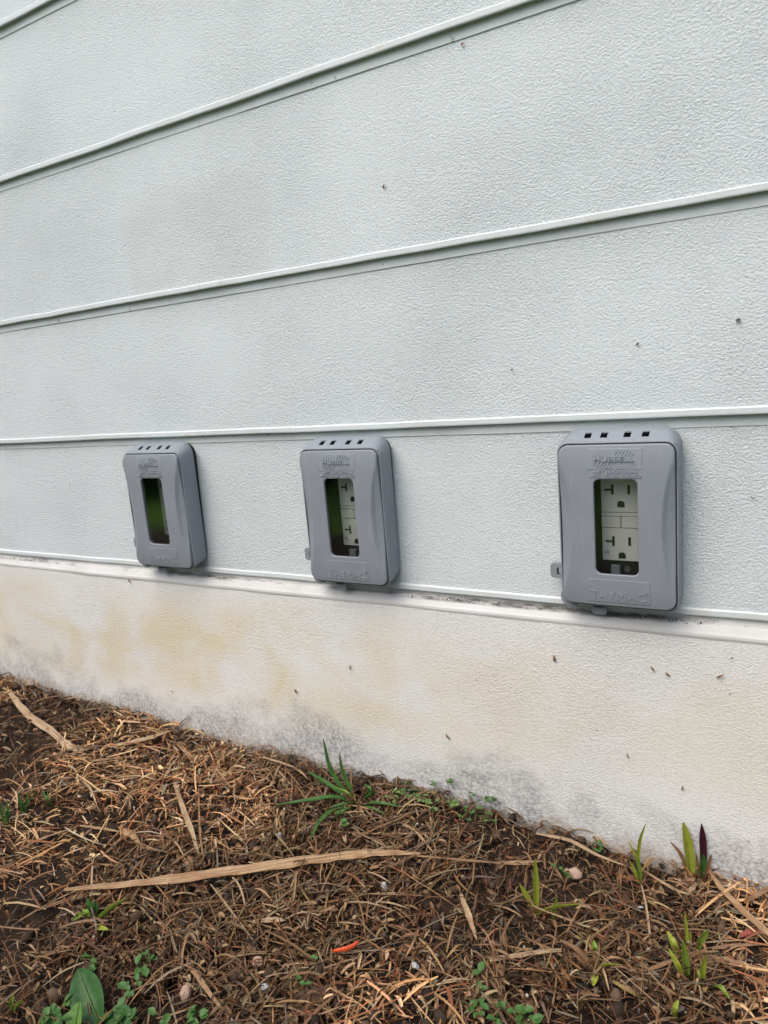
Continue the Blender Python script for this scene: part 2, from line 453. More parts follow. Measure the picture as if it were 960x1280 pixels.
# pixel of the photograph's frame -> point of the ground / of a vertical plane
def pray(px, py): return rt*((px-480)/F_PX)-up*((py-640)/F_PX)+fw
def G(px, py, lift=0.):
    r = pray(px, py); z = -.25
    for _ in range(12):
        t = (z-CAM.z)/r.z; p = CAM+r*t
        z = float(g0(p.x, min(p.y, -.019)))+lift
    p.z = z; return p
def PL(px, py, y):
    r = pray(px, py); t = (y-CAM.y)/r.y; return CAM+r*t

# ------------------------------------------------------------------ house wall
wall = empty('house_wall', (0, 0, 0))
tag(wall, 'pale grey textured lap siding wall above a stained white foundation', 'wall')
X0, X1 = -3.4, 2.4
LZ = [.0047, .185, .3589, .5466, .7265]
while LZ[-1] < 2.6: LZ.append(LZ[-1]+.1805)
FACE = -.018
def wob(x, k, a=.0004): return a*2*(mnoise.noise(Vector((x*5, k*7.3, 0)))+.5*mnoise.noise(Vector((x*17, k*3.1, 4))))
def extrude_x(name, prof, x0, x1, mt, parent, k=0, n=70, amp=.0004, smooth=False):
    """profile of (y, z), swept along x with a hand-made unevenness"""
    loops = []
    for i in range(n+1):
        x = x0+(x1-x0)*i/n; d = wob(x, k, amp); e = wob(x+50, k, amp)
        loops.append([(x, y+e, z+d) for y, z in prof])
    Vv, Ff = loft(loops)
    o = mk(name, Vv, [f[::-1] for f in Ff], mt, parent)
    if smooth: o.data.polygons.foreach_set('use_smooth', [len(f.vertices) == 4 for f in o.data.polygons])
    return o
for i in range(len(LZ)-1):
    zb, zt = LZ[i], LZ[i+1]
    segs = [(X0, X1)]
    if i == 2: segs = [(X0, -.7885), (-.7882, X1)]          # butt joint seen as a hairline
    for (a, b) in segs:
        ytop = -.0034
        bd = extrude_x('siding_board', [(-.0082, zb+.0060), (ytop, zt-.008), (ytop, zt+.012), (.012, zt+.012), (.012, zb+.0060)], a, b, BOARD, wall, i, amp=.0002)
        pr = [(.011, zb+.0070), (-.0074, zb+.0070), (-.0094, zb+.0066), (-.0102, zb+.0056), (-.0103, zb+.0016), (-.0101, zb+.0006), (-.0095, zb), (-.0082, zb+.0002), (-.0076, zb+.0026), (.002, zb+.0036), (.011, zb+.0036)]
        extrude_x('drip_edge', pr, a, b, LIP, bd, i, n=260, amp=.0005)
        st = [(ytop-.0003, zt-.0100), (ytop-.0011, zt-.0094), (ytop-.0012, zt+.0052), (ytop+.001, zt+.0052), (ytop+.001, zt-.0098)]
        extrude_x('seal_strip', st, a, b, STRIP, bd, i+20, n=160, amp=.0003)
fd = extrude_x('foundation', [(FACE, -.0125), (FACE, -.5), (.10, -.5), (.10, -.0125)], X0, X1, FOUND, wall, 40, amp=.0003)
extrude_x('ledge', [(FACE-.0005, -.0135), (FACE-.0009, -.0112), (FACE-.0004, -.0090), (FACE+.0012, -.0070), (-.0134, -.0016), (-.0124, -.0010), (-.0095, -.0006), (-.0074, -.0002), (-.0066, .0012), (-.0060, .0058), (.05, .0058), (.05, -.0124), (FACE+.004, -.0135)], X0, X1, LEDGE, fd, 41, n=200, amp=.0005)

# ------------------------------------------------------------------ outlet covers
BX = (-.6074, -.3163, -.0216)
LX, LZ0, LZ1 = .0502, .0168, .1659
WX0, WX1, WZ0, WZ1 = -.0182, .0198, .0478, .1354
ZC = .091
def D(x, z):
    u = abs(z-ZC)/.075
    d = .0408-.0030*min(1, u)**5-.0008*(x/.05)**2
    s = max(0., 1-((z-.090)/.062)**2)**.85
    xc = LX-.0108*s
    if abs(x) > xc and s > 0:
        k = (abs(x)-xc)/(LX-xc); d -= .0062*s*(k*.75+.25*min(1, k*3))
    return d

def conform(me, h0=0.0):
    """move a flat x/z mesh (y = -height) onto the lid's front"""
    for v in me.vertices:
        x, h, z = v.co.x, -v.co.y, v.co.z
        v.co = Vector((x, -(D(x, z)+h0+h), z))

def slab(name, P, h, b, mt, parent, inner=6):
    """bevelled plate with outline P lying on the lid"""
    cx = sum(p[0] for p in P)/len(P); cz = sum(p[1] for p in P)/len(P)
    def off(d):
        n = len(P); out = []
        for i in range(n):
            a, c = Vector(P[i-1]), Vector(P[(i+1) % n]); t = (c-a).normalized()
            out.append((P[i][0]-t.y*d, P[i][1]+t.x*d))
        return out
    loops = [[(x, .0003, z) for x, z in P], [(x, -h*.6, z) for x, z in P], [(x, -h, z) for x, z in off(b)]]
    L3 = off(b)
    for k in range(1, inner): loops.append([(x+(cx-x)*k/inner, -h, z+(cz-z)*k/inner) for x, z in L3])
    Vv, Ff = loft(loops); o = mk(name, Vv, Ff, mt, parent); conform(o.data); return o

def text_mesh(body, size, x, z, ext, wide=1., bev=.00005):
    cu = bpy.data.curves.new('t', 'FONT'); cu.body = body; cu.size = size; cu.align_x = 'CENTER'; cu.align_y = 'CENTER'
    cu.extrude = ext; cu.bevel_depth = bev; cu.bevel_resolution = 1; cu.resolution_u = 3; cu.offset = 0
    o = bpy.data.objects.new('t', cu); COL.objects.link(o)
    dg = bpy.context.evaluated_depsgraph_get(); dg.update()
    me = bpy.data.meshes.new_from_object(o.evaluated_get(dg)); bpy.data.objects.remove(o); bpy.data.curves.remove(cu)
    for v in me.vertices: v.co = Vector((v.co.x*wide+x, -v.co.z, v.co.y+z))
    return me
def emb_text(name, body, size, x, z, ext, parent, wide=1.):
    me = text_mesh(body, size, x, z, ext, wide); conform(me); me.name = name
    me.materials.append(EMB); return link(bpy.data.objects.new(name, me), parent)

def apply_bool(o, cutters):
    for c in cutters:
        md = o.modifiers.new('b', 'BOOLEAN'); md.operation = 'DIFFERENCE'; md.object = c; md.solver = 'EXACT'
    dg = bpy.context.evaluated_depsgraph_get(); dg.update()
    me = bpy.data.meshes.new_from_object(o.evaluated_get(dg))
    o.modifiers.clear(); o.data = me
    for c in cutters: bpy.data.objects.remove(c)

def make_cover():
    r = empty('outlet_cover')
    # --- base housing
    def lp(d, hx, z0, z1, rad): return [(x, -d, z) for x, z in rr(-hx, hx, z0, z1, rad)]
    loops = [lp(.003, .046, .024, .170, .012), lp(.0105, .046, .024, .170, .012), lp(.0105, .0515, .0158, .1778, .0165), lp(.0112, .0525, .0150, .1788, .017),
             lp(.0145, .0526, .0149, .1785, .0165), lp(.0260, .0527, .0146, .1735, .0135), lp(.0325, .0527, .0144, .1692, .0110), lp(.0342, .0523, .0148, .1683, .0105),
             lp(.0345, .0517, .0154, .1675, .0098), lp(.0343, .0512, .0158, .1669, .0092), lp(.0285, .0511, .0159, .1668, .009),
             lp(.0285, .0490, .018, .1652, .008), lp(.0276, .0490, .018, .1706, .010), lp(.0215, .0490, .0182, .1743, .012), lp(.0140, .0488, .0184, .1766, .0135), lp(.0080, .0485, .0185, .1766, .0135)]
    Vv, Ff = loft(loops); base = mk('housing', Vv, Ff, GREY, r)
    bm = bmesh.new(); bm.from_mesh(base.data); bmesh.ops.recalc_face_normals(bm, faces=bm.faces); bm.to_mesh(base.data); bm.free()
    cut = [bm_obj('c', bevel_box(x-.0031, x+.0031, -.0292, -.0212, .150, .20, 0), GREY) for x in (-.0255, -.0111, .0092, .0247)]
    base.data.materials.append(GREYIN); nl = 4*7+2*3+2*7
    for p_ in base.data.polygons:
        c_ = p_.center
        if abs(c_.x) < .0506 and .0163 < c_.z < .1664 and c_.y > -.0340: p_.material_index = 1  # faces inside the housing take the shade-darkened grey
    apply_bool(base, cut)
    base.data.polygons.foreach_set('use_smooth', [False]*len(base.data.polygons))
    bv = base.data
    # --- gasket behind the housing
    loops = [lp(.0, .0495, .018, .1755, .014), lp(.0104, .0495, .018, .1755, .014)]
    Vv, Ff = loft(loops); mk('gasket', Vv, Ff, FOAM, r)
    # --- lid
    inn = rr(WX0, WX1, WZ0, WZ1, .0055, 6, 12, 26); out = rr(-LX, LX, LZ0, LZ1, .0085, 6, 12, 26)
    NL = 44; loops = []
    loops.append([(x, -(D(x, z)-.0030), z) for x, z in inn])
    loops.append([(x, -(D(x, z)-.0007), z) for x, z in inn])
    for k in range(NL+1):
        t = k/NL; Lp = []
        t2 = .012+.976*t
        for (a, b), (c, d_) in zip(inn, out):
            x, z = a+(c-a)*t2, b+(d_-b)*t2
            Lp.append((x, -D(x, z), z))
        loops.append(Lp)
    loops.append([(x, -(D(x, z)-.0010), z) for x, z in out])
    loops.append([(x, -.0296, z) for x, z in out])
    oi = rr(-LX+.002, LX-.002, LZ0+.002, LZ1-.002, .0065, 6, 12, 26)
    loops.append([(x, -.0296, z) for x, z in oi]); loops.append([(x, -.0318, z) for x, z in oi])
    wi = rr(WX0-.0004, WX1+.0004, WZ0-.0004, WZ1+.0004, .0057, 6, 12, 26)
    loops.append([(x, -.0377, z) for x, z in wi])
    Vv, Ff = loft(loops, close=True)
    lid = mk('lid', Vv, Ff, GREY, r, smooth=True)
    n = len(inn); nf = (len(loops))*n; sm = []
    for i in range(len(loops)):
        for k in range(n): sm.append(2 <= i < NL+2)
    lid.data.polygons.foreach_set('use_smooth', sm)
    # window pane
    loops = [[(x, -.0386, z) for x, z in rr(WX0-.0002, WX1+.0002, WZ0-.0002, WZ1+.0002, .0055)], [(x, -.0397, z) for x, z in rr(WX0-.0002, WX1+.0002, WZ0-.0002, WZ1+.0002, .0055)]]
    Vv, Ff = loft(loops); mk('window_pane', Vv, Ff, PANE, lid)
    # raised plates, lettering, emblem
    slab('name_plate', rr(-.0262, .0292, .0205, .0428, .0022, 4, 10, 6), .00035, .0004, GREY, lid, 8)
    emb_text('lettering', 'TAYMAC', .0118, .0012, .0270, .0007, lid, 1.06)
    emb_text('trademark', '®', .0042, .0262, .0318, .0007, lid)
    slab('emblem_plate', rr(-.0245, .0240, .1440, .1627, .0008, 3, 10, 6), .00035, .0004, GREY, lid, 8)
    # emblem: the name in an oval filled with slanted rays
    bm = bmesh.new(); cx, cz, A, B = -.0003, .1533, .0205, .0083
    def ell(x): return B*math.sqrt(max(0, 1-(x/A)**2))
    def bar(x0, z0, x1, z1, wd):
        d = Vector((x1-x0, z1-z0)); nrm = Vector((-d.y, d.x)).normalized()*wd/2
        q = [(x0+nrm.x, z0+nrm.y), (x1+nrm.x, z1+nrm.y), (x1-nrm.x, z1-nrm.y), (x0-nrm.x, z0-nrm.y)]
        lo = [bm.verts.new((a, .0002, b)) for a, b in q]; hi = [bm.verts.new((a, -.0006, b)) for a, b in q]
        bm.faces.new(hi); bm.faces.new(lo[::-1])
        for i in range(4): bm.faces.new((lo[i], lo[(i+1) % 4], hi[(i+1) % 4], hi[i]))
    for sg in (1, -1):
        for k in range(-6, 7):
            x = k*.0030+.0006*sg
            zi = .0029; zo = ell(x)
            if zo > zi+.0008:
                sl = .55*sg*(1 if x > 0 else -1)
                bar(cx+x, cz+sg*zi, cx+x+(zo-zi)*sl*sg, cz+sg*zo, .0007)
    bmesh.ops.recalc_face_normals(bm, faces=bm.faces)
    em = bm_obj('emblem', bm, EMB, lid); conform(em.data, .0003)
    emb_text('emblem_lettering', 'HUBBELL', .0066, cx, cz, .0015, lid, 1.3)
    emb_text('rating_lettering', 'WET LOCATIONS', .0038, .0012, .1417, .0006, lid, 1.30)
    emb_text('rating_lettering', 'WITH COVER CLOSED', .0038, .0008, .1380, .0006, lid, 1.18)
    # --- receptacle
    rec = bm_obj('receptacle', bevel_box(-.0197, .0187, -.0098, -.0070, .0524, .1310, .0015), BLACK, r)
    def face(name, z0, z1, dz):
        o = bm_obj(name, bevel_box(-.0188, .0178, -.0122, -.0085, z0, z1, .0005), WHITE, rec)
        cs = []
        def cut_(x0, x1, a, b): cs.append(bm_obj('c', bevel_box(x0, x1, -.02, -.0105, a, b, 0), WHITE))
        cut_(-.0097, -.0072, .1162+dz, .1259+dz); cut_(-.0160, -.0096, .1197+dz, .1219+dz); cut_(.0050, .0076, .1168+dz, .1256+dz)
        bmh = bmesh.new(); Pg = [(-.0042, .1042+dz), (.0026, .1042+dz)]+[(-.0008+.0034*math.cos(math.radians(a)), .1074+dz+.0034*math.sin(math.radians(a))) for a in range(0, 181, 20)]
        lo = [bmh.verts.new((x, -.0105, z)) for x, z in Pg]; hi = [bmh.verts.new((x, -.02, z)) for x, z in Pg]
        bmh.faces.new(lo); bmh.faces.new(hi[::-1])
        for i in range(len(Pg)): bmh.faces.new((lo[i], hi[i], hi[(i+1) % len(Pg)], lo[(i+1) % len(Pg)]))
        bmesh.ops.recalc_face_normals(bmh, faces=bmh.faces); cs.append(bm_obj('c', bmh, WHITE))
        apply_bool(o, cs)
        for (x0, x1, a, b) in ((-.0096, -.0073, .1163, .1258), (-.0159, -.0098, .1198, .1218), (.0051, .0075, .1169, .1255), (-.0040, .0024, .1044, .1100)):
            bm_obj('slot', bevel_box(x0, x1, -.0111, -.0100, a+dz, b+dz, 0), BLACK, rec)  # shallow black blocks imitate the shade deep in each slot
    face('outlet_face', .0997, .1303, 0); face('outlet_face', .0533, .0844, -.0492)
    bm_obj('centre_strip', bevel_box(-.0188, .0178, -.0121, -.009, .0960, .0992, .0003), WHITE, rec)
    bm_obj('test_button', bevel_box(-.0188, -.0015, -.0124, -.009, .0850, .0954, .0005), WHITE, rec)
    bm_obj('reset_button', bevel_box(-.0009, .0178, -.0124, -.009, .0850, .0954, .0005), WHITE, rec)
    me = text_mesh('UL', .0042, -.0145, .0612, .0002, 1.0); me.materials.append(GREYIN)
    for v in me.vertices: v.co.y -= .0122
    link(bpy.data.objects.new('mark', me), rec)
    # --- inner frame, screw post
    loops = [[(x, -d, z) for x, z in rr(-.0225*s+.0*s, .0215*s, .0495, .134, .002)] for d, s in ((.0079, 1), (.0093, 1))]
    Vv, Ff = loft(loops); mk('inner_plate', Vv, Ff, GREYIN, r)  # same grey plastic, coloured darker for the shade behind the window
    bm_obj('screw_post', bevel_box(-.0110, -.0025, -.0150, -.0079, .0395, .0490, .0010), GREY, r)
    bmh = bmesh.new(); bmesh.ops.create_cone(bmh, cap_ends=True, segments=16, radius1=.0034, radius2=.0030, depth=.003, matrix=Matrix.Translation((.0035, -.0100, .0452)) @ Matrix.Rotation(math.pi/2, 4, 'X'))
    bm_obj('screw', bmh, SCREW, r)
    # --- hinge lugs and hasps
    def lug(name, P, y0, y1, hole=None):
        Vv, Ff = loft([[(x, -y0, z) for x, z in P], [(x*1., -(y0+.0006), z) for x, z in P], [(x, -y1, z) for x, z in P]])
        o = mk(name, Vv, Ff, GREY, r)
        b2 = bmesh.new(); b2.from_mesh(o.data); bmesh.ops.recalc_face_normals(b2, faces=b2.faces); b2.to_mesh(o.data); b2.free()
        if hole: apply_bool(o, [bm_obj('c', bevel_box(hole[0], hole[1], -.05, .0, hole[2], hole[3], 0), GREY)])
        return o
    lug('side_latch', rr(-.0655, -.0505, .0365, .0510, .0034, 5, 2, 2), .0190, .0265, (-.0592, -.0558, .0395, .0470))
    lug('corner_lug', [(-.0462+.0098*math.cos(math.radians(a)), .0190+.0098*math.sin(math.radians(a))) for a in range(150, 320, 10)], .0140, .0275)
    lug('bottom_hasp', rr(-.0275, -.0130, .0026, .0195, .0042, 5, 2, 2), .0190, .0245, (-.0250, -.0155, .0098, .0128))
    # smooth the housing's corners without touching its sharp steps
    for o in [c for c in r.children if c.name.startswith('housing')]:
        o.data.polygons.foreach_set('use_smooth', [True]*len(o.data.polygons))
        bm = bmesh.new(); bm.from_mesh(o.data)
        for e in bm.edges:
            if len(e.link_faces) == 2 and e.calc_face_angle() > math.radians(28): e.smooth = False
        bm.to_mesh(o.data); bm.free()
    return r
c0 = make_cover()
GRP = 'grey outlet covers along the wall'
labels = ['far left grey outlet cover, smallest of the three, its window mostly dark',
          'middle grey outlet cover, half of its white receptacle seen through the window',
          'nearest and largest grey outlet cover, both sockets of its receptacle visible']
for i, (x, lab) in enumerate(zip(BX, labels)):
    o = c0 if i == 0 else copy_tree(c0)
    o.location = (x, 0, 0); tag(o, lab, 'outlet cover', GRP)

# ------------------------------------------------------------------ litter of dead grass (nobody could count it)
TAN = np.array([(.46, .285, .145), (.38, .21, .10), (.27, .135, .062), (.58, .42, .25), (.18, .083, .039), (.08, .041, .024), (.31, .118, .052), (.34, .275, .20)])
def visible_density(n, ymin=-.62, bare_min=.30):
    """points crowded where the bed shows, thinning out beside it"""
    P = []
    while sum(len(p) for p in P) < n:
        x = RNG.uniform(-1.5, .42, n); y = ymin+RNG.uniform(0, 1, n)*(-.017-ymin)
        # nearer pieces show larger: drop more of the far-left ones
        bare = np.clip((vnoise(x*13, y*13, 31)-.22)*2.4, bare_min, 1)
        keep = bare*np.where((x > -1.15) & (x < .2) & (y > -.48), 1., .3)
        left = np.clip((x+.42-(y+.25)*-.6)*6+1.5, .6, 1)
        k = RNG.uniform(0, 1, n) < keep*left
        P.append(np.stack([x[k], y[k]], 1))
    return np.concatenate(P)[:n]
def strips(name, n, Lr, Wr, lift, arch, curl, probs, pitch=.12, st=5, seed=0, P=None, blade=False):
    P = visible_density(n) if P is None else P; n = len(P)
    Ln = RNG.uniform(0, 1, n)**1.7*(Lr[1]-Lr[0])+Lr[0]; W = RNG.uniform(*Wr, n)
    th = 2*np.pi*vnoise(P[:, 0]*6+3, P[:, 1]*6, 41)+RNG.normal(0, 1.0, n); ku = RNG.normal(0, curl, n); pt = RNG.normal(0, pitch, n)
    kv = RNG.normal(0, curl*.8, n)
    h0 = RNG.uniform(*lift, n); ar = RNG.uniform(*arch, n)
    t = np.linspace(0, 1, st)
    ang = th[:, None]+ku[:, None]*(t-.5)[None, :]
    el = pt[:, None]+kv[:, None]*(t-.5)[None, :]
    step = Ln[:, None]/(st-1)
    dx = np.cos(ang)*np.cos(el)*step; dy = np.sin(ang)*np.cos(el)*step; dz = np.sin(el)*step
    cx = np.cumsum(dx, 1)-dx[:, :1]; cy = np.cumsum(dy, 1)-dy[:, :1]; cz = np.cumsum(dz, 1)-dz[:, :1]
    cx += P[:, :1]-cx[:, st//2:st//2+1]; cy += P[:, 1:]-cy[:, st//2:st//2+1]; cz -= cz[:, st//2:st//2+1]
    cy = np.where(cy > -.0195, -.0195-(cy+.0195)*.08, cy)           # nothing pokes into the foundation
    cz = cz+g0(cx, cy)*.7+g0(P[:, 0], P[:, 1])[:, None]*.3+h0[:, None]+(ar[:, None]*np.sin(np.pi*t)[None, :])
    cz = np.maximum(cz, g0(cx, cy)-.004)
    C = np.stack([cx, cy, cz], -1)
    T = np.gradient(C, axis=1); T /= np.linalg.norm(T, axis=2, keepdims=True)+1e-9
    U = np.zeros_like(T); U[..., 2] = 1
    roll = RNG.normal(0, .7, n)[:, None]+RNG.normal(0, .5, n)[:, None]*t[None, :]
    Sd = np.cross(T, U); Sd /= np.linalg.norm(Sd, axis=2, keepdims=True)+1e-9
    Nn = np.cross(Sd, T)
    Wd = Sd*np.cos(roll)[..., None]+Nn*np.sin(roll)[..., None]; N2 = np.cross(Wd, T)
    prof = .35+.65*np.sin(np.pi*np.clip(t*.85+.12, 0, 1))
    hw = (W[:, None]*.5*prof[None, :])[..., None]
    A, B, Cc = C-Wd*hw+N2*hw*.5, C-N2*hw*.3, C+Wd*hw+N2*hw*.5
    Vv = np.stack([A, B, Cc], 2).reshape(-1, 3)
    b = (np.arange(n)*st*3)[:, None, None]; s = (np.arange(st-1)*3)[None, :, None]
    q1 = np.array([0, 1, 4, 3])[None, None, :]; q2 = np.array([1, 2, 5, 4])[None, None, :]
    Qq = np.concatenate([(b+s+q1).reshape(-1, 4), (b+s+q2).reshape(-1, 4)])
    pr = np.array(probs, float); pr /= pr.sum()
    ci = RNG.choice(len(TAN), n, p=pr); c = TAN[ci]*RNG.uniform(.5, 1.6, (n, 1))*RNG.uniform(.93, 1.07, (n, 3))
    # long decayed patches where the pieces are darker
    dk = np.clip((vnoise(P[:, 0]*7, P[:, 1]*7, 21)-.25)*2, .42, 1)[:, None]
    c = c*dk
    cc = np.repeat(c, st*3, 0)
    return Vv, Qq, cc
TAN = TAN*np.array([1.03, 1.0, .97])
LIT = m_attr('dead grass fibres', .62)
def join(parts):
    Vs, Qs, Cs, o = [], [], [], 0
    for v, q, c in parts: Vs.append(v); Qs.append(q+o); Cs.append(c); o += len(v)
    return np.concatenate(Vs), np.concatenate(Qs), np.concatenate(Cs)
#                n      length        width          lift        arch       curl probs
parts = [strips('f', 17000, (.004, .022), (.0005, .0011), (-.003, .004), (0, .002), .35, (2, 3, 4, 1, 4, 3, 3, 1), .22, P=visible_density(27000, bare_min=.85)),
         strips('s', 8500, (.008, .038), (.0009, .0021), (-.001, .008), (0, .004), .3, (5, 4, 2, 3, 1.5, 1, 2, 1), .22),
         strips('b', 4200, (.015, .065), (.0012, .0026), (.001, .010), (0, .005), .3, (6, 4, 1.5, 3.4, .8, .4, 1.2, 1.2), .18),
         strips('c', 7500, (.004, .015), (.0016, .0044), (.000, .009), (0, .003), .6, (5, 3, 1.5, 4, 1, .4, 1, 1), .45),
         strips('k', 500, (.012, .035), (.0008, .0016), (.002, .010), (0, .006), 2.2, (5, 3, 1.5, 4, 1, .4, 1, 1), .4, 7),
         strips('n', 600, (.04, .11), (.0007, .0014), (.003, .010), (0, .008), .4, (4, 4, 3, 2, 2, 1, 3, 1), .1, 7)]
# rotted grass crowns: bundles of short stubble spreading from one point
cc = visible_density(85); cp = np.repeat(cc, 16, 0)+RNG.normal(0, .0035, (85*16, 2))
parts.append(strips('r', 0, (.012, .034), (.0012, .0028), (.004, .012), (0, .002), .5, (6, 4, 1.5, 4, .5, .2, 1.5, 1), .5, 6, P=cp))
V, Q, C = join(parts)
o = np_mesh('dead_grass_litter', V, Q, LIT, col=C, smooth=True)
tag(o, 'matted dry brown grass clippings covering the soil along the foundation', 'dead grass', kind='stuff')

# soil crumbs and little clods
def clods(n, r0, r1, cols, lift, P=None):
    bm = bmesh.new(); bmesh.ops.create_icosphere(bm, subdivisions=1, radius=1); bm.verts.ensure_lookup_table()
    bv = np.array([v.co[:] for v in bm.verts]); bf = np.array([[v.index for v in f.verts] for f in bm.faces]); bm.free()
    P = visible_density(n) if P is None else P; n = len(P)
    R = r0+(r1-r0)*RNG.uniform(0, 1, n)**3
    vv = bv[None]*R[:, None, None]*(1+RNG.normal(0, .16, (n, len(bv), 1)))*RNG.uniform(.6, 1.2, (n, 1, 3))
    vv[..., 0] += P[:, :1]; vv[..., 1] += P[:, 1:]-R[:, None]*.6; vv[..., 2] += (g0(P[:, 0], P[:, 1])+RNG.uniform(*lift, n))[:, None]
    q = bf[None]+(np.arange(n)*len(bv))[:, None, None]
    c = np.array(cols)[RNG.choice(len(cols), n)]*RNG.uniform(.75, 1.25, (n, 1))
    return vv.reshape(-1, 3), q.reshape(-1, 3), np.repeat(c, len(bv), 0)
CL = m_attr('crumbly earth', .95, grain=(50, .4))
V, Q, C = clods(5200, .0008, .0080, [(.028, .020, .015), (.045, .030, .021), (.075, .045, .028), (.11, .07, .045)], (-.003, .004))
tag(np_mesh('soil_crumbs', V, Q, CL, col=C), 'dark crumbs of earth scattered under the dead grass', 'soil', kind='stuff')
V, Q, C = clods(420, .0008, .0024, [(.40, .37, .32), (.28, .25, .22), (.34, .20, .14), (.46, .44, .42)], (.001, .007))
tag(np_mesh('grit', V, Q, CL, col=C), 'pale grit and tiny stone chips among the dead grass', 'grit', kind='stuff')
# dirt fallen into the groove under the boxes
def groove(n, xr):
    P = np.stack([RNG.uniform(*xr, n), np.full(n, -.0105)], 1); return P
GP = np.concatenate([groove(150, (-.27, -.10)), groove(120, (-.03, .05)), groove(70, (-.62, -.52)), groove(60, (-1.0, -.86)), groove(60, (.05, .3))])
V, Q, C = clods(0, .0002, .0009, [(.03, .027, .022), (.06, .05, .035), (.10, .08, .05)], (0, 0), GP)
V = V.reshape(len(GP), -1, 3); V[..., 2] += (-g0(GP[:, 0], GP[:, 1])+.0005)[:, None]-RNG.uniform(0, .0025, len(GP))[:, None]; V[..., 1] -= RNG.uniform(-.001, .004, len(GP))[:, None]
tag(np_mesh('ledge_dirt', V.reshape(-1, 3), Q, CL, col=C), 'black dirt crumbs lodged on the ledge below the siding', 'dirt', kind='stuff')

# ------------------------------------------------------------------ single dry blades one can pick out
REED = m_reed('long dry reed', (.15, .082, .04), (.46, .30, .16), (.27, .135, .06))
REED2 = m_reed('pale dry blade', (.27, .175, .10), (.47, .34, .205), (.25, .14, .07))
REED3 = m_reed('brown dry stalk', (.20, .105, .05), (.36, .215, .115), (.25, .11, .05))
def with_uv(o, n):
    uv = o.data.uv_layers.new(name='UVMap'); me = o.data
    for p in me.polygons:
        for li in p.loop_indices:
            vi = me.loops[li].vertex_index; uv.data[li].uv = ((vi % 10 if vi % 10 < 5 else 9-vi % 10)/4., vi//10/n*4)
def dry(name, px, width, mt, label, lift=(.006, .012), side=None, fold=.3, n=18, twist=0, cat='straw', basew=.6, peak=.45, tipw=.12):
    """a dry blade lying on the litter along a run of photograph points"""
    pts = []
    for i, p in enumerate(px):
        l = lift[0] if i in (0, len(px)-1) else lift[1]
        if len(p) == 3: l = p[2]
        pts.append(G(p[0], p[1], l*.66))
    b = pts[len(pts)//2].copy(); loc = Vector((b.x, b.y, b.z))
    P = [p-loc for p in pts]
    d = (P[-1]-P[0]); sd = side or d.cross(Vector((0, -.45, 1))).normalized()
    Vv, Ff = blade_mesh(P, width, sd, n, fold, tipw, basew, peak, twist=twist, rough=.4)
    o = crease(mk(name, Vv, Ff, mt, None, True), 14); o.location = loc; with_uv(o, n)
    return tag(o, label, cat)
dry('dry_reed', [(80, 1112), (180, 1103), (300, 1088), (400, 1074), (470, 1066), (525, 1067)], .0108, REED, 'long flattened tan reed lying across the dead grass, the longest one', (.016, .022), fold=.30, n=40, basew=.3, peak=.45, tipw=.2)
dry('dry_stalk', [(500, 1068), (560, 1073), (640, 1080), (668, 1080)], 0.0020, REED3, 'thin brown stalk continuing right from the tip of the longest reed', (.012, .014), cat='dry stalk')
dry('dry_straw', [(48, 1137), (90, 1123), (140, 1110), (175, 1106)], 0.0042, REED3, 'dull grey brown blade lying just below the left end of the longest reed', (.006, .010))
dry('dry_straw', [(12, 865), (32, 890), (62, 912), (92, 935), (128, 932)], 0.0102, REED2, 'broad curved tan blade lying near the wall at the far left', (.012, .018), twist=.7)
dry('dry_straw', [(142, 932), (178, 925), (214, 913)], 0.0082, REED2, 'short pale pointed blade beside the curved one at the far left', (.012, .016), peak=.55)
dry('dry_straw', [(105, 952), (150, 947), (190, 943)], 0.0034, REED3, 'straight reddish brown blade behind the far left dead grass', (.008, .012))
dry('dry_straw', [(218, 978), (228, 1008), (240, 1040), (250, 1074)], 0.0058, REED2, 'pale narrow blade pointing down toward the longest reed, left of centre', (.010, .020))
dry('dry_stalk', [(248, 985), (250, 1040), (256, 1085)], 0.0023, REED3, 'thin tan stalk beside the pale narrow blade, left of centre', (.010, .016), cat='dry stalk')
dry('dry_stalk', [(263, 1105), (290, 1140), (322, 1183)], 0.0020, REED2, 'thin straight straw slanting down right below the longest reed', (.012, .014), cat='dry stalk')
dry('dry_straw', [(25, 1062), (55, 1047), (95, 1034)], 0.0029, REED, 'orange tan blade arching up toward the left edge', (.008, .016))
dry('dry_straw', [(100, 1032), (130, 1036), (152, 1040)], 0.0031, REED, 'orange tan blade ending at the crumpled leaf scrap', (.012, .014))
dry('crumpled_leaf', [(152, 1038), (168, 1044), (180, 1058), (210, 1066)], 0.0088, REED, 'crumpled tan dry leaf scrap left of centre', (.014, .020), twist=2.2, fold=.6, cat='dry leaf')
dry('dry_straw', [(95, 968), (112, 985), (123, 1012)], 0.0027, REED2, 'short pale curved blade standing out on dark soil at left', (.010, .016))
dry('dry_stalk', [(130, 1060), (165, 1020), (195, 990), (255, 960)], 0.0022, REED3, 'long thin stalk slanting up to the right across the left dead grass', (.010, .018), cat='dry stalk')
dry('dry_stalk', [(320, 947), (345, 951), (372, 962), (386, 975)], 0.0027, REED2, 'bent straw lying along the wall left of the green grass tuft', (.012, .018), cat='dry stalk')
dry('dry_stalk', [(405, 1038), (470, 1042), (540, 1041), (600, 1038)], 0.0016, REED3, 'thin straight stalk right below the green grass tuft', (.010, .012), cat='dry stalk')
dry('dry_straw', [(500, 1028), (520, 1040), (545, 1070)], 0.0027, REED2, 'pale forked straw right of the green grass tuft', (.010, .014))
dry('dry_straw', [(576, 1118), (586, 1145), (596, 1175)], 0.0051, REED2, 'pale wide dry blade pointing down at the middle right', (.012, .018), fold=.5)
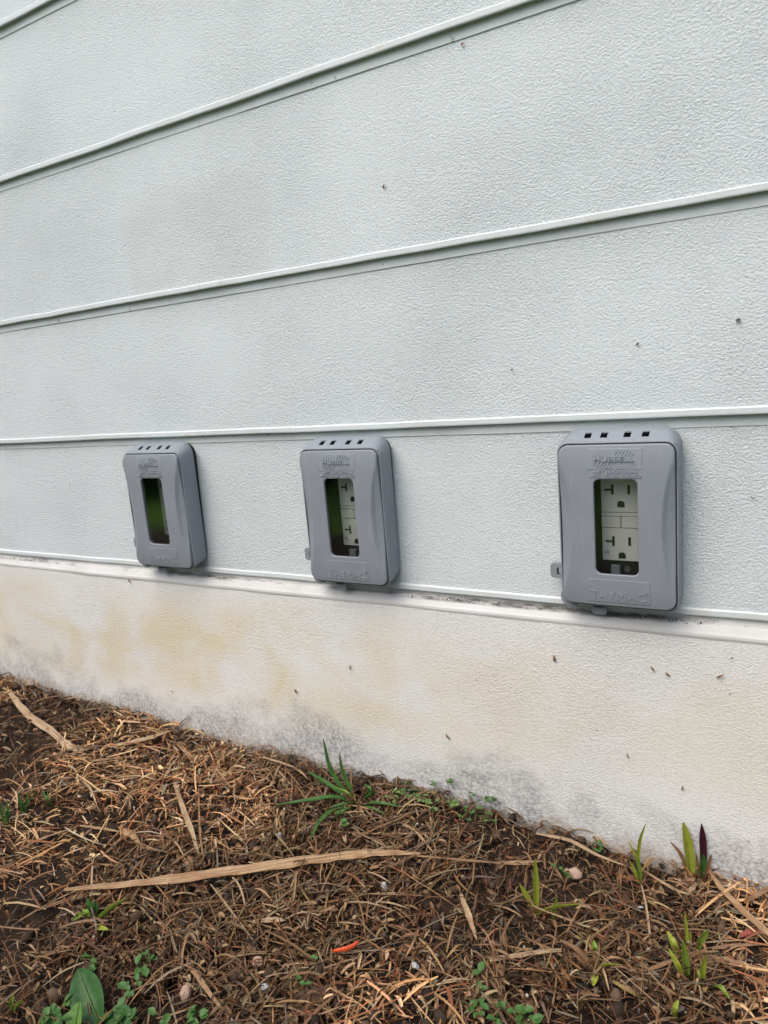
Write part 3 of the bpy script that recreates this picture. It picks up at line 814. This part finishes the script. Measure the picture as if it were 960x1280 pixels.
dry('dry_straw', [(316, 1152), (340, 1150), (358, 1150)], 0.0048, REED2, 'short cream coloured blade below the longest reed', (.012, .014))
dry('dry_straw', [(410, 1190), (440, 1190), (466, 1184)], 0.0026, REED2, 'pale straw lying beside the orange plastic strip', (.008, .010))
dry('twig', [(612, 1200), (640, 1196), (670, 1191), (702, 1188)], 0.0039, REED2, 'straight tan twig lying below the yellow green grass sprout', (.012, .016), fold=.9, cat='twig', tipw=.7, basew=.9)
dry('dry_straw', [(890, 1095), (915, 1125), (960, 1166), (985, 1185)], 0.0058, REED, 'broad tan blade running down to the right edge below the wall', (.014, .020))
dry('dry_straw', [(930, 1128), (950, 1116), (985, 1100)], 0.0041, REED3, 'brown blade leaning on the wall at the right edge', (.012, .030))
dry('twig', [(868, 1199), (900, 1200), (930, 1208), (965, 1216)], 0.0053, REED3, 'thick brown root like twig at the lower right', (.008, .014), fold=1., cat='twig', tipw=.7, basew=.9)
dry('dry_stalk', [(890, 1186), (920, 1182), (960, 1180)], 0.0027, REED3, 'thin brown stalk lying just above the thick brown twig', (.010, .012), cat='dry stalk')
dry('dry_stalk', [(800, 1215), (830, 1205), (850, 1195)], 0.0031, REED3, 'brown stalk leading to the lower right grass sprout', (.010, .014), cat='dry stalk')
dry('dry_stalk', [(620, 1078), (650, 1078), (682, 1076)], 0.0035, REED, 'tan twig lying along the top of the yellow green sprout', (.008, .010), cat='dry stalk')
dry('dry_straw', [(670, 1042), (710, 1050), (745, 1068), (790, 1085)], 0.0033, REED2, 'long straw lying against the foot of the wall at right', (.014, .020))
dry('dry_straw', [(800, 1085), (840, 1110), (868, 1120)], 0.0024, REED2, 'thin straw running right from the sprouts at the wall', (.010, .016))
dry('dry_straw', [(855, 1116), (866, 1110), (874, 1098)], 0.0041, REED2, 'short curled tan blade at the foot of the purple blade', (.008, .016))
dry('dry_straw', [(235, 1208), (248, 1222), (262, 1242), (280, 1264)], 0.0037, REED, 'ochre blade below a pale radiating clump at lower left', (.012, .016))
dry('dry_straw', [(720, 1170), (735, 1180), (752, 1200)], 0.0027, m_leaf('yellowing blade', (.34, .27, .05), (.42, .33, .10)), 'yellowed blade slanting down from the yellow green sprout', (.010, .016))
dry('dry_straw', [(765, 1226), (790, 1240), (812, 1250)], 0.0031, m_leaf('olive yellowing blade', (.22, .17, .04), (.34, .25, .09)), 'olive blade slanting down right from the small sprout', (.008, .012))

# ------------------------------------------------------------------ living plants
DKGREEN = m_leaf('deep green grass', (.035, .11, .022), (.075, .19, .035))
YGREEN = m_leaf('yellow green shoot', (.25, .30, .03), (.38, .42, .06))
YGREEN2 = m_leaf('bright green shoot', (.15, .25, .03), (.25, .34, .05))
PURPLE = m_leaf('dark purple blade', (.035, .008, .016), (.07, .016, .026))
STUB = m_leaf('brown dried sheath', (.14, .075, .035), (.26, .15, .07), trans=.05)
WEED = m_leaf('mid green weed leaf', (.05, .13, .03), (.10, .21, .055))
WEEDP = m_leaf('pale green weed leaf', (.13, .22, .06), (.21, .31, .10))
BROAD = m_leaf('broad green leaf', (.022, .085, .018), (.046, .14, .032), 160)
BROAD2 = m_leaf('light broad leaf', (.10, .22, .045), (.15, .29, .07), 60)

def tuft(base, blades, label, name='grass_tuft', cat='grass', stub=0, group=None):
    """base px; blades: (material, width, [px points from root to tip], dy of the tip from the root's plane)"""
    b = G(*base); r = empty(name, b); tag(r, label, cat, group)
    for mt, wd, pts, dy in blades:
        root = b if pts[0] is None else G(*pts[0])
        P = [root-b-Vector((0, 0, .004))]
        m_ = len(pts)-1
        for i, p in enumerate(pts[1:], 1):
            yy = min(root.y+dy*i/m_, -.0215)
            q = PL(p[0], p[1], yy)
            gz = float(g0(q.x, q.y))+.003
            if q.z < gz+.008: q = G(p[0], p[1], .013 if i < m_ else .009)
            P.append(q-b)
        d = P[-1]-P[0]; sd = rt-up*.12 if abs(d.z) > .6*math.hypot(d.x, d.y) else d.cross(Vector((0, -.3, 1))).normalized()
        Vv, Ff = blade_mesh(P, wd*.82, sd, 12, .42, .14, .6, .5, rough=.10)
        crease(mk('blade', Vv, Ff, mt, r, True))
    for k in range(stub):
        a = random.uniform(0, 6.28); rr_ = random.uniform(.001, .007); h = random.uniform(.008, .024)
        p0 = Vector((rr_*math.cos(a), rr_*math.sin(a), -.004))
        p1 = p0+Vector((math.cos(a)*.25*h+random.uniform(-.003, .003), math.sin(a)*.25*h-.002, h*.6)); p2 = p1+Vector((math.cos(a)*.5*h, math.sin(a)*.3*h, h*.35))
        if b.y+p2.y > -.021: p2.y = -.021-b.y
        Vv, Ff = blade_mesh([p0, p1, p2], random.uniform(.0022, .0042), rt, 6, .3, .1, .7, .3)
        crease(mk('sheath', Vv, Ff, STUB, r, True))
    return r
tuft((447, 1003), [(DKGREEN, 0.0066, [None, (428, 985), (413, 960), (404, 923)], .004), (DKGREEN, 0.0060, [None, (438, 985), (429, 967), (424, 942)], .006),
                   (DKGREEN, 0.0066, [None, (425, 990), (402, 975), (384, 964)], -.010), (DKGREEN, 0.0066, [None, (420, 996), (385, 1000), (345, 1006)], -.012),
                   (DKGREEN, 0.0064, [None, (418, 1012), (400, 1026), (388, 1048)], -.03), (DKGREEN, .0050, [None, (470, 1003), (498, 1008)], .0),
                   (DKGREEN, .0052, [None, (462, 988), (455, 980)], .004), (DKGREEN, .005, [None, (435, 1010), (420, 1020)], -.02), (YGREEN2, .0034, [None, (436, 992), (420, 984)], -.004), (DKGREEN, .0034, [None, (458, 996), (474, 988)], .0), (DKGREEN, .0034, [None, (465, 1010), (482, 1018)], -.01), (DKGREEN, .0036, [None, (432, 1004), (405, 1012)], -.012)],
     'dark green grass tuft with arching blades at the foot of the wall')
tuft((676, 1142), [(YGREEN, .0072, [(670, 1140), (670, 1110), (669, 1074)], -.004), (YGREEN, .0060, [(669, 1138), (660, 1122), (650, 1106)], -.004), (YGREEN, .0072, [(670, 1140), (690, 1135), (726, 1130)], -.012),
                   (YGREEN2, .0040, [(690, 1150), (693, 1137), (696, 1122)], 0)], 'yellow green sprout with one upright and one flat blade', stub=9)
tuft((800, 1104), [(YGREEN, .0040, [None, (798, 1075), (800, 1050), (807, 1030)], .0), (YGREEN, .0032, [None, (797, 1078), (786, 1052)], .002), (YGREEN, .0040, [None, (793, 1088), (787, 1076)], -.003), (YGREEN2, .0046, [None, (800, 1090), (796, 1070)], -.002)],
     'thin two pronged yellow green sprout in front of the wall', stub=6)
tuft((864, 1098), [(YGREEN, .0112, [None, (863, 1078), (859, 1050), (854, 1028)], .002), (STUB, .0040, [None, (852, 1070), (838, 1052)], .0), (STUB, .0032, [None, (858, 1080), (848, 1066)], -.002)],
     'broad yellow green blade standing against the wall at right', stub=7)
tuft((879, 1100), [(DKGREEN, .0085, [None, (879, 1082), (879, 1068)], .002), (PURPLE, .0082, [(879, 1096), (879, 1070), (878, 1048), (877, 1030)], .003), (STUB, .0040, [None, (886, 1080), (889, 1068)], .0), (STUB, .003, [None, (873, 1082), (870, 1066)], .0)],
     'dark purple tipped blade standing against the wall at right', stub=7)
tuft((745, 1212), [(YGREEN, .0062, [None, (758, 1206), (778, 1206)], -.006), (YGREEN2, .0058, [(745, 1195), (744, 1186), (742, 1175)], -.002), (YGREEN, .0058, [None, (744, 1222), (741, 1232)], -.012), (STUB, .0050, [None, (725, 1190), (700, 1175)], -.002)],
     'low sprout with a flat yellow green blade at the lower right', stub=9)
tuft((858, 1222), [(YGREEN2, .0072, [None, (857, 1202), (854, 1176)], -.003), (YGREEN, .0058, [None, (848, 1208), (836, 1186)], -.004), (YGREEN, .0072, [(850, 1195), (842, 1180), (834, 1164)], .004), (YGREEN2, .0076, [(868, 1190), (876, 1175), (886, 1162)], .002), (YGREEN, .0036, [(860, 1186), (858, 1165), (856, 1140)], .002), (YGREEN, .003, [(862, 1186), (863, 1165)], .002)],
     'many bladed yellow green sprout at the lower right', stub=10)
tuft((875, 1234), [(YGREEN, .0062, [None, (878, 1215), (882, 1194)], -.003), (YGREEN2, .0034, [None, (874, 1222), (872, 1212)], -.002)], 'single short green blade right of the many bladed sprout', stub=5)
tuft((888, 1229), [(YGREEN2, .0046, [None, (900, 1233), (912, 1248)], -.015)], 'small curved green blade lying low at the lower right')
tuft((845, 1270), [(YGREEN, .0052, [None, (843, 1262), (848, 1250)], -.002)], 'short olive green shoot at the bottom edge, right', stub=3)
tuft((117, 1150), [(YGREEN2, .0070, [None, (135, 1138), (158, 1123)], -.006), (YGREEN2, .0076, [None, (110, 1143), (103, 1137)], -.008), (DKGREEN, .0076, [None, (114, 1135), (108, 1124)], .0), (YGREEN2, .0064, [None, (103, 1143), (90, 1150)], -.012), (YGREEN, .0060, [(117, 1156), (125, 1160), (135, 1162)], -.012), (DKGREEN, .005, [None, (120, 1135), (119, 1126)], .0)],
     'bright green grass sprout below the left end of the reed')
for k, (bx, by, lab) in enumerate([(8, 1035, 'blurred green grass wisp at the far left edge'), (30, 1022, 'thin green grass wisp, second from the left edge'), (62, 1008, 'tiny green grass wisp, third from the left edge')]):
    sc = (1., .9, .5)[k]
    tuft((bx, by), [(DKGREEN, .0030, [None, (bx+(j-1.5)*random.uniform(1, 4), by-16*sc), (bx+(j-1.5)*random.uniform(4, 9)+random.uniform(-4, 4), by-random.uniform(22, 46)*sc)], .004*j) for j in range(4 if k < 2 else 2)], lab)
tuft((15, 1262), [(YGREEN2, .0046, [None, (14, 1254), (17, 1244)], -.002), (YGREEN2, .0040, [None, (22, 1256), (27, 1250)], -.002)], 'tiny bright green shoot in the bottom left corner')

def leaf_mesh(ln, wd, cup=.12, n=6, ridge=.06):
    """oval leaf along +x, stalk end at 0; returns verts, faces"""
    V, Fc = [], []
    for i in range(n+1):
        t = i/n; h = wd*.5*math.sin(math.pi*min(1, t*.93+.06))**.75
        z = cup*ln*math.sin(math.pi*t)*.5
        for k, s in enumerate((-1, -.55, 0, .55, 1)):
            V.append((ln*t, s*h, z+abs(s)*h*.28-(ridge*h if k == 2 else 0)+(.04*ln*math.sin(i*2.4+k) if k in (1, 3) else 0)))
    for i in range(n):
        for k in range(4): a = i*5+k; Fc.append((a, a+1, a+6, a+5))
    return V, Fc
LEAFM = {}
def leaf_obj(parent, loc, ln, wd, yaw, pitch, roll, mt, n=6, name='leaf'):
    key = (mt.name, n)
    if key not in LEAFM:
        Vv, Ff = leaf_mesh(1, 1, n=n); o = mk(name, Vv, Ff, mt, parent, True); LEAFM[key] = o.data
    else: o = link(bpy.data.objects.new(name, LEAFM[key]), parent)
    o.location = loc; o.scale = (ln, wd, ln); o.rotation_euler = (roll, pitch, yaw)
    return o
def stem_obj(parent, pts, rad, mt, name='stem'):
    C = crom(pts, 8); loops = []
    for i, c in enumerate(C):
        tan = (C[min(i+1, 8)]-C[max(i-1, 0)]).normalized(); a = tan.orthogonal().normalized(); b = tan.cross(a)
        rd = rad*(1-.5*i/8); loops.append([c+a*rd*math.cos(k*1.2566)+b*rd*math.sin(k*1.2566) for k in range(5)])
    Vv, Ff = loft(loops); return mk(name, Vv, Ff, mt, parent, True)

def sprig(base, leaves, label, mt=WEED, size=.007, name='weed_sprig', cat='weed', stem=True):
    """small creeping weed: stems of paired round leaves through the given px points"""
    b = G(*base); r = empty(name, b); tag(r, label, cat)
    for i, (px, py) in enumerate(leaves):
        q = G(px, py, .008+.006*random.random())-b
        if b.y+q.y > -.024: q.y = -.024-b.y
        if stem: stem_obj(r, [Vector((0, 0, -.003)), q*.5+Vector((0, 0, .003)), q], .0005, mt)
        for k in range(2+(i % 2)):
            s = size*random.uniform(.6, 1.05)
            leaf_obj(r, q+Vector((random.uniform(-.002, .002), random.uniform(-.002, 0), random.uniform(0, .002))), s, s*.8, random.uniform(0, 6.28), random.uniform(-.5, .1), random.uniform(-.3, .3), mt, 4)
    return r
sprig((118, 1212), [(113, 1196), (122, 1203), (118, 1212)], 'small three leaved weed above the large oval leaf', size=.008)
sprig((172, 1222), [(182, 1190), (190, 1197), (172, 1205), (180, 1212), (173, 1225)], 'weed sprig with paired round leaves right of the large oval leaf', size=.0085)
sprig((160, 1240), [(158, 1235), (165, 1240)], 'two leaved weed just right of the large oval leaf', size=.009)
sprig((595, 1240), [(599, 1216), (600, 1236), (601, 1255), (590, 1262), (598, 1268)], 'upright weed sprig with round leaves near the bottom edge, centre', size=.0085)
sprig((620, 1268), [(624, 1255), (632, 1262), (622, 1275)], 'dark little weed right of the upright sprig at the bottom edge', size=.008)
sprig((655, 1275), [(650, 1268), (660, 1265), (655, 1278), (665, 1275)], 'clump of round weed leaves at the bottom edge, centre right', size=.009)
sprig((750, 1068), [(748, 1056), (753, 1060), (747, 1064)], 'tiny green weed at the foot of the wall at right', size=.006)
sprig((703, 1092), [(697, 1085), (706, 1094), (704, 1088)], 'tiny dark weed beside the brown clod at right', size=.0055)
sprig((427, 1022), [(430, 1010), (424, 1018), (427, 1030)], 'round leaved weed growing below the green grass tuft', size=.0085)
sprig((390, 1230), [(395, 1198), (383, 1231), (372, 1222)], 'faint tiny weed left of the orange plastic strip', size=.005)
sprig((495, 1002), [(488, 996), (494, 990), (500, 998), (506, 992), (492, 1005)], 'pale green creeping weed right beside the green grass tuft', WEEDP, .0065)
sprig((540, 1008), [(526, 1000), (534, 1006), (541, 1010), (548, 1003), (530, 996), (545, 1014), (537, 1000)], 'pale leafy creeping weed patch at the wall, left of centre', WEEDP, .0070)
sprig((566, 1004), [(558, 1001), (566, 1004), (573, 1002), (570, 1008), (562, 1008)], 'bright rounded weed cluster against the wall', WEEDP, .0075)
sprig((515, 992), [(508, 988), (516, 986), (524, 990), (512, 998), (520, 996)], 'dark creeping weed between the grass tuft and the pale weeds', WEED, .0060)
sprig((590, 1018), [(580, 1012), (590, 1016), (600, 1012), (612, 1018), (605, 1026), (588, 1026), (576, 1022), (620, 1028)], 'dark low weed mat along the wall right of the pale weeds', WEED, .0055)
# wall climbing tips of the creeping weed
def climber(base, tips, label):
    b = G(*base); r = empty('weed_sprig', b); tag(r, label, 'weed')
    for px, py in tips:
        q = PL(px, py, -.024)-b
        stem_obj(r, [Vector((0, 0, -.003)), q*.5+Vector((0, -.003, .002)), q], .00045, STUB)
        for k in range(3): leaf_obj(r, q+Vector((random.uniform(-.003, .003), -.001, random.uniform(-.003, .002))), .0065, .0055, random.uniform(0, 6.28), random.uniform(-.4, .2), random.uniform(.2, .6), WEED, 4)
climber((570, 1000), [(541, 978), (558, 976), (507, 980)], 'three tipped green weed climbing the mildewed wall')
climber((640, 1012), [(590, 992), (614, 998), (606, 1000)], 'sparse weed reaching up the wall at its right end')
# broad-leaved weed bottom left
def broadleaf():
    b = G(118, 1276); r = empty('broadleaf_weed', b); tag(r, 'broadleaf weed with one large oval dark green leaf, bottom left', 'weed')
    def big(root, tip, wd, mt, lift):
        p0 = G(*root, .004); p1 = G(*tip, lift); d = p1-p0; ln = d.length
        Vv, Ff = leaf_mesh(ln, wd, .10, 12, .16)
        o = mk('leaf', Vv, Ff, mt, r, True); o.location = p0-b
        x = d.normalized(); yv = Vector((0, -.5, 1)).cross(x).normalized(); zv = x.cross(yv)
        o.rotation_euler = Matrix((x, yv, zv)).transposed().to_euler()
        rib = crom([(0, 0, 0), (ln*.5, 0, ln*.05-.16*wd*.25), (ln*.97, 0, 0)], 10)
        lo = [[Vector((c.x, .0007*math.cos(a)*(1-k/14), c.z+.0006+.0005*math.sin(a))) for a in (0, 1.57, 3.14, 4.71)] for k, c in enumerate(rib)]
        Vr, Fr = loft(lo); rb = mk('midrib', Vr, Fr, BROAD2, o, True)
    big((124, 1279), (98, 1211), .027, BROAD, .022); big((92, 1296), (100, 1252), .016, BROAD2, .024)
    big((160, 1290), (140, 1262), .022, BROAD, .010); big((75, 1290), (62, 1262), .014, BROAD, .008)
broadleaf()
sprig((70, 1272), [(60, 1268), (68, 1262), (84, 1252), (78, 1275)], 'small leaves crowding the left of the large oval leaf', size=.009)
sprig((150, 1272), [(140, 1262), (150, 1258), (158, 1266), (163, 1275), (146, 1276)], 'leafy green weed clump right of the large oval leaf, bottom edge', WEED, .010)
sprig((245, 1276), [(240, 1268), (248, 1264), (252, 1272), (238, 1278)], 'green weed leaves at the bottom edge, left of centre', WEED, .010)
sprig((205, 1274), [(198, 1268), (207, 1278)], 'two small weed leaves at the bottom edge between two clumps', WEED, .008)

# ------------------------------------------------------------------ scraps
ORANGE = m_plain('orange plastic', (.66, .10, .03), .35, .06)
b = G(432, 1187, .010)
Vv, Ff = blade_mesh([G(416, 1189, .009)-b, G(430, 1187, .012)-b, G(440, 1184, .012)-b, G(448, 1177, .014)-b], .0062, (0, -.4, .9), 12, .5, .45, .5, .5, .0009)
o = mk('plastic_strip', Vv, Ff, ORANGE, None, True); o.location = b
tag(o, 'short bright orange plastic strip lying in the dead grass', 'plastic strip')
def chip(px, py, s, mt, label, name='stone_chip', cat='stone', flat=.6):
    b = G(px, py, .007); bm = bmesh.new(); bmesh.ops.create_icosphere(bm, subdivisions=2, radius=s)
    for v in bm.verts:
        k = 1+.35*mnoise.noise(v.co*(1.3/s)+Vector((px, py, 0))); v.co = Vector((v.co.x*k, v.co.y*k*.8, v.co.z*k*flat))
    o = bm_obj(name, bm, mt); o.location = b; o.rotation_euler = (random.random(), random.random(), random.random()*6)
    return tag(o, label, cat)
PALE = m_plain('pale stone', (.36, .36, .36), .6, .15); PINK = m_plain('pinkish clod', (.40, .27, .20), .8, .25)
RED = m_plain('dark red leaf', (.20, .035, .022), .6, .2); DARKW = m_plain('dark rotten bark', (.075, .035, .02), .8, .3)
chip(480, 1108, .0042, PALE, 'white stone chip right below the longest reed')
chip(350, 1044, .0036, PALE, 'white scrap lying under the green grass tuft', 'paper_scrap', 'scrap', .9)
chip(519, 1207, .0040, PALE, 'bluish white stone chip near the bottom, right of the orange strip')
chip(801, 1134, .0030, PALE, 'glinting white scrap in front of the thin sprout', 'paper_scrap', 'scrap', .4)
chip(330, 1234, .0046, PALE, 'white stone chip left of the orange strip, near the bottom')
chip(719, 1092, .0070, PINK, 'pinkish brown clod near the wall at right', 'earth_clod', 'clod', .8)
chip(322, 1203, .0052, PINK, 'pinkish clod at the end of the thin straight straw', 'earth_clod', 'clod', .9)
chip(232, 1241, .0058, PINK, 'pale brown clod at the lower left beside the ochre blade', 'earth_clod', 'clod', .9)
dry('bark_scrap', [(362, 1254), (385, 1247), (410, 1240), (430, 1234)], .0130, DARKW, 'dark brown bark scrap below the orange plastic strip', (.006, .010), fold=.2, cat='bark', twist=.3)
dry('red_leaf', [(925, 1170), (938, 1164), (950, 1160)], .0045, RED, 'small dark red leaf at the right edge', (.008, .012), cat='dry leaf')

# fragments stuck to the wall
FRAG = m_plain('dry brown fragment', (.20, .115, .05), .8, .3, 400); FRAGD = m_plain('dark fragment', (.085, .08, .075), .8, .3, 400)
def frag(px, py, ln, wd, ang, mt, label, y):
    p = PL(px, py, y); r_ = Vector((math.cos(ang), 0, math.sin(ang)))
    Vv, Ff = blade_mesh([-r_*ln*.5, Vector((0, -.0012, 0)), r_*ln*.5+Vector((0, -.0004, .0002))], wd, (-math.sin(ang), .2, math.cos(ang)), 6, .3, .2, .5, .45, .0005, rough=.3)
    o = mk('wall_fragment', Vv, Ff, mt, None, True); o.location = p
    tag(o, label, 'fragment', 'dry fragments stuck to the wall')
YF, = (FACE-.0012,)
def yb(px, py, i):     # front of board i at that pixel
    zb, zt = LZ[i], LZ[i+1]; y = -.006
    for _ in range(3): z = PL(px, py, y).z; y = -.0082+(z-zb)/(zt-zb)*.0048
    return y-.0012
frag(693, 823, 0.0068, 0.0027, 1.7, FRAG, 'largest brown seed husk on the foundation, below the gap left of the nearest cover', YF)
frag(816, 836, 0.0053, 0.0018, -.9, FRAG, 'left one of two small husks on the foundation below the nearest cover', YF)
frag(835, 843, 0.0047, 0.0021, -.7, FRAG, 'right one of two small husks on the foundation below the nearest cover', YF)
frag(900, 845, 0.0068, 0.0016, .6, FRAG, 'slanting straw bit on the foundation at far right', YF)
frag(915, 822, 0.0018, 0.0010, .6, FRAGD, 'dark speck on the foundation at far right', YF)
frag(560, 921, 0.0076, 0.0019, -.8, FRAG, 'brown husk low on the foundation right of the green tuft', YF)
frag(438, 834, 0.0055, 0.0018, 1.3, FRAG, 'brown husk on the foundation below the middle cover', YF)
frag(370, 864, 0.0064, 0.0022, -1.0, FRAG, 'brown husk on the ochre stain between left and middle covers', YF)
frag(162, 726, 0.0059, 0.0021, -.6, FRAG, 'orange brown husk on the foundation just left below the far cover', YF)
frag(785, 945, 0.0051, 0.0013, -1.2, FRAG, 'brown husk midway down the foundation below the nearest cover', YF)
frag(853, 985, 0.0047, 0.0014, 1.4, FRAG, 'thin husk low on the foundation at right', YF)
frag(215, 864, 0.0043, 0.0014, .5, FRAG, 'small husk low on the foundation below the far cover', YF)
frag(480, 233, 0.0036, 0.0024, 1.2, FRAG, 'brown speck in the middle of the third board from the ground', yb(480, 233, 2))
frag(797, 430, 0.0029, 0.0018, .3, FRAGD, 'dark speck above the nearest cover', yb(797, 430, 1))
frag(923, 400, 0.0036, 0.0024, .1, FRAGD, 'grey chip on the board at the right edge', yb(923, 400, 1))
frag(578, 55, 0.0034, 0.0021, .5, FRAG, 'rusty speck under the upper drip edge', yb(578, 55, 2))
frag(941, 622, 0.0042, 0.0008, -.2, FRAGD, 'small dark straw bit right of the nearest cover', yb(941, 622, 0))
frag(640, 462, 0.0024, 0.0014, .4, FRAGD, 'faint dark speck on the board between middle and nearest covers', yb(640, 462, 1))

# ------------------------------------------------------------------ hedge across the lawn (seen mirrored in the windows)
def hedge():
    r = empty('hedge', (.5, -4.85, -.33)); r.rotation_euler.z = math.radians(-36.9); tag(r, 'dark leafy hedge across the lawn, mirrored in the cover windows', 'hedge')
    n = 9000; P = np.stack([RNG.uniform(-5.6, 9, n), RNG.normal(0, .35, n), RNG.uniform(0, 1.25, n)+.15*RNG.normal(0, 1, n)], 1); P[:, 2] = np.abs(P[:, 2])
    A = RNG.normal(0, 1, (n, 3)); A /= np.linalg.norm(A, axis=1, keepdims=True); B = np.cross(A, RNG.normal(0, 1, (n, 3))); B /= np.linalg.norm(B, axis=1, keepdims=True)
    s = RNG.uniform(.05, .12, (n, 1))
    Vv = np.stack([P-A*s, P+B*s*.6, P+A*s, P-B*s*.6], 1).reshape(-1, 3); Qq = np.arange(4*n).reshape(-1, 4)
    np_mesh('foliage', Vv, Qq, m_leaf('hedge leaf', (.02, .05, .012), (.045, .095, .02)), r)
    lo = [[Vector((x, .12*math.cos(a), .45+.45*math.sin(a))) for a in np.linspace(0, 6.28, 8, endpoint=False)] for x in np.linspace(-5.5, 9, 30)]
    Vr, Fr = loft(lo); mk('branches', Vr, Fr, STUB, r)
hedge()
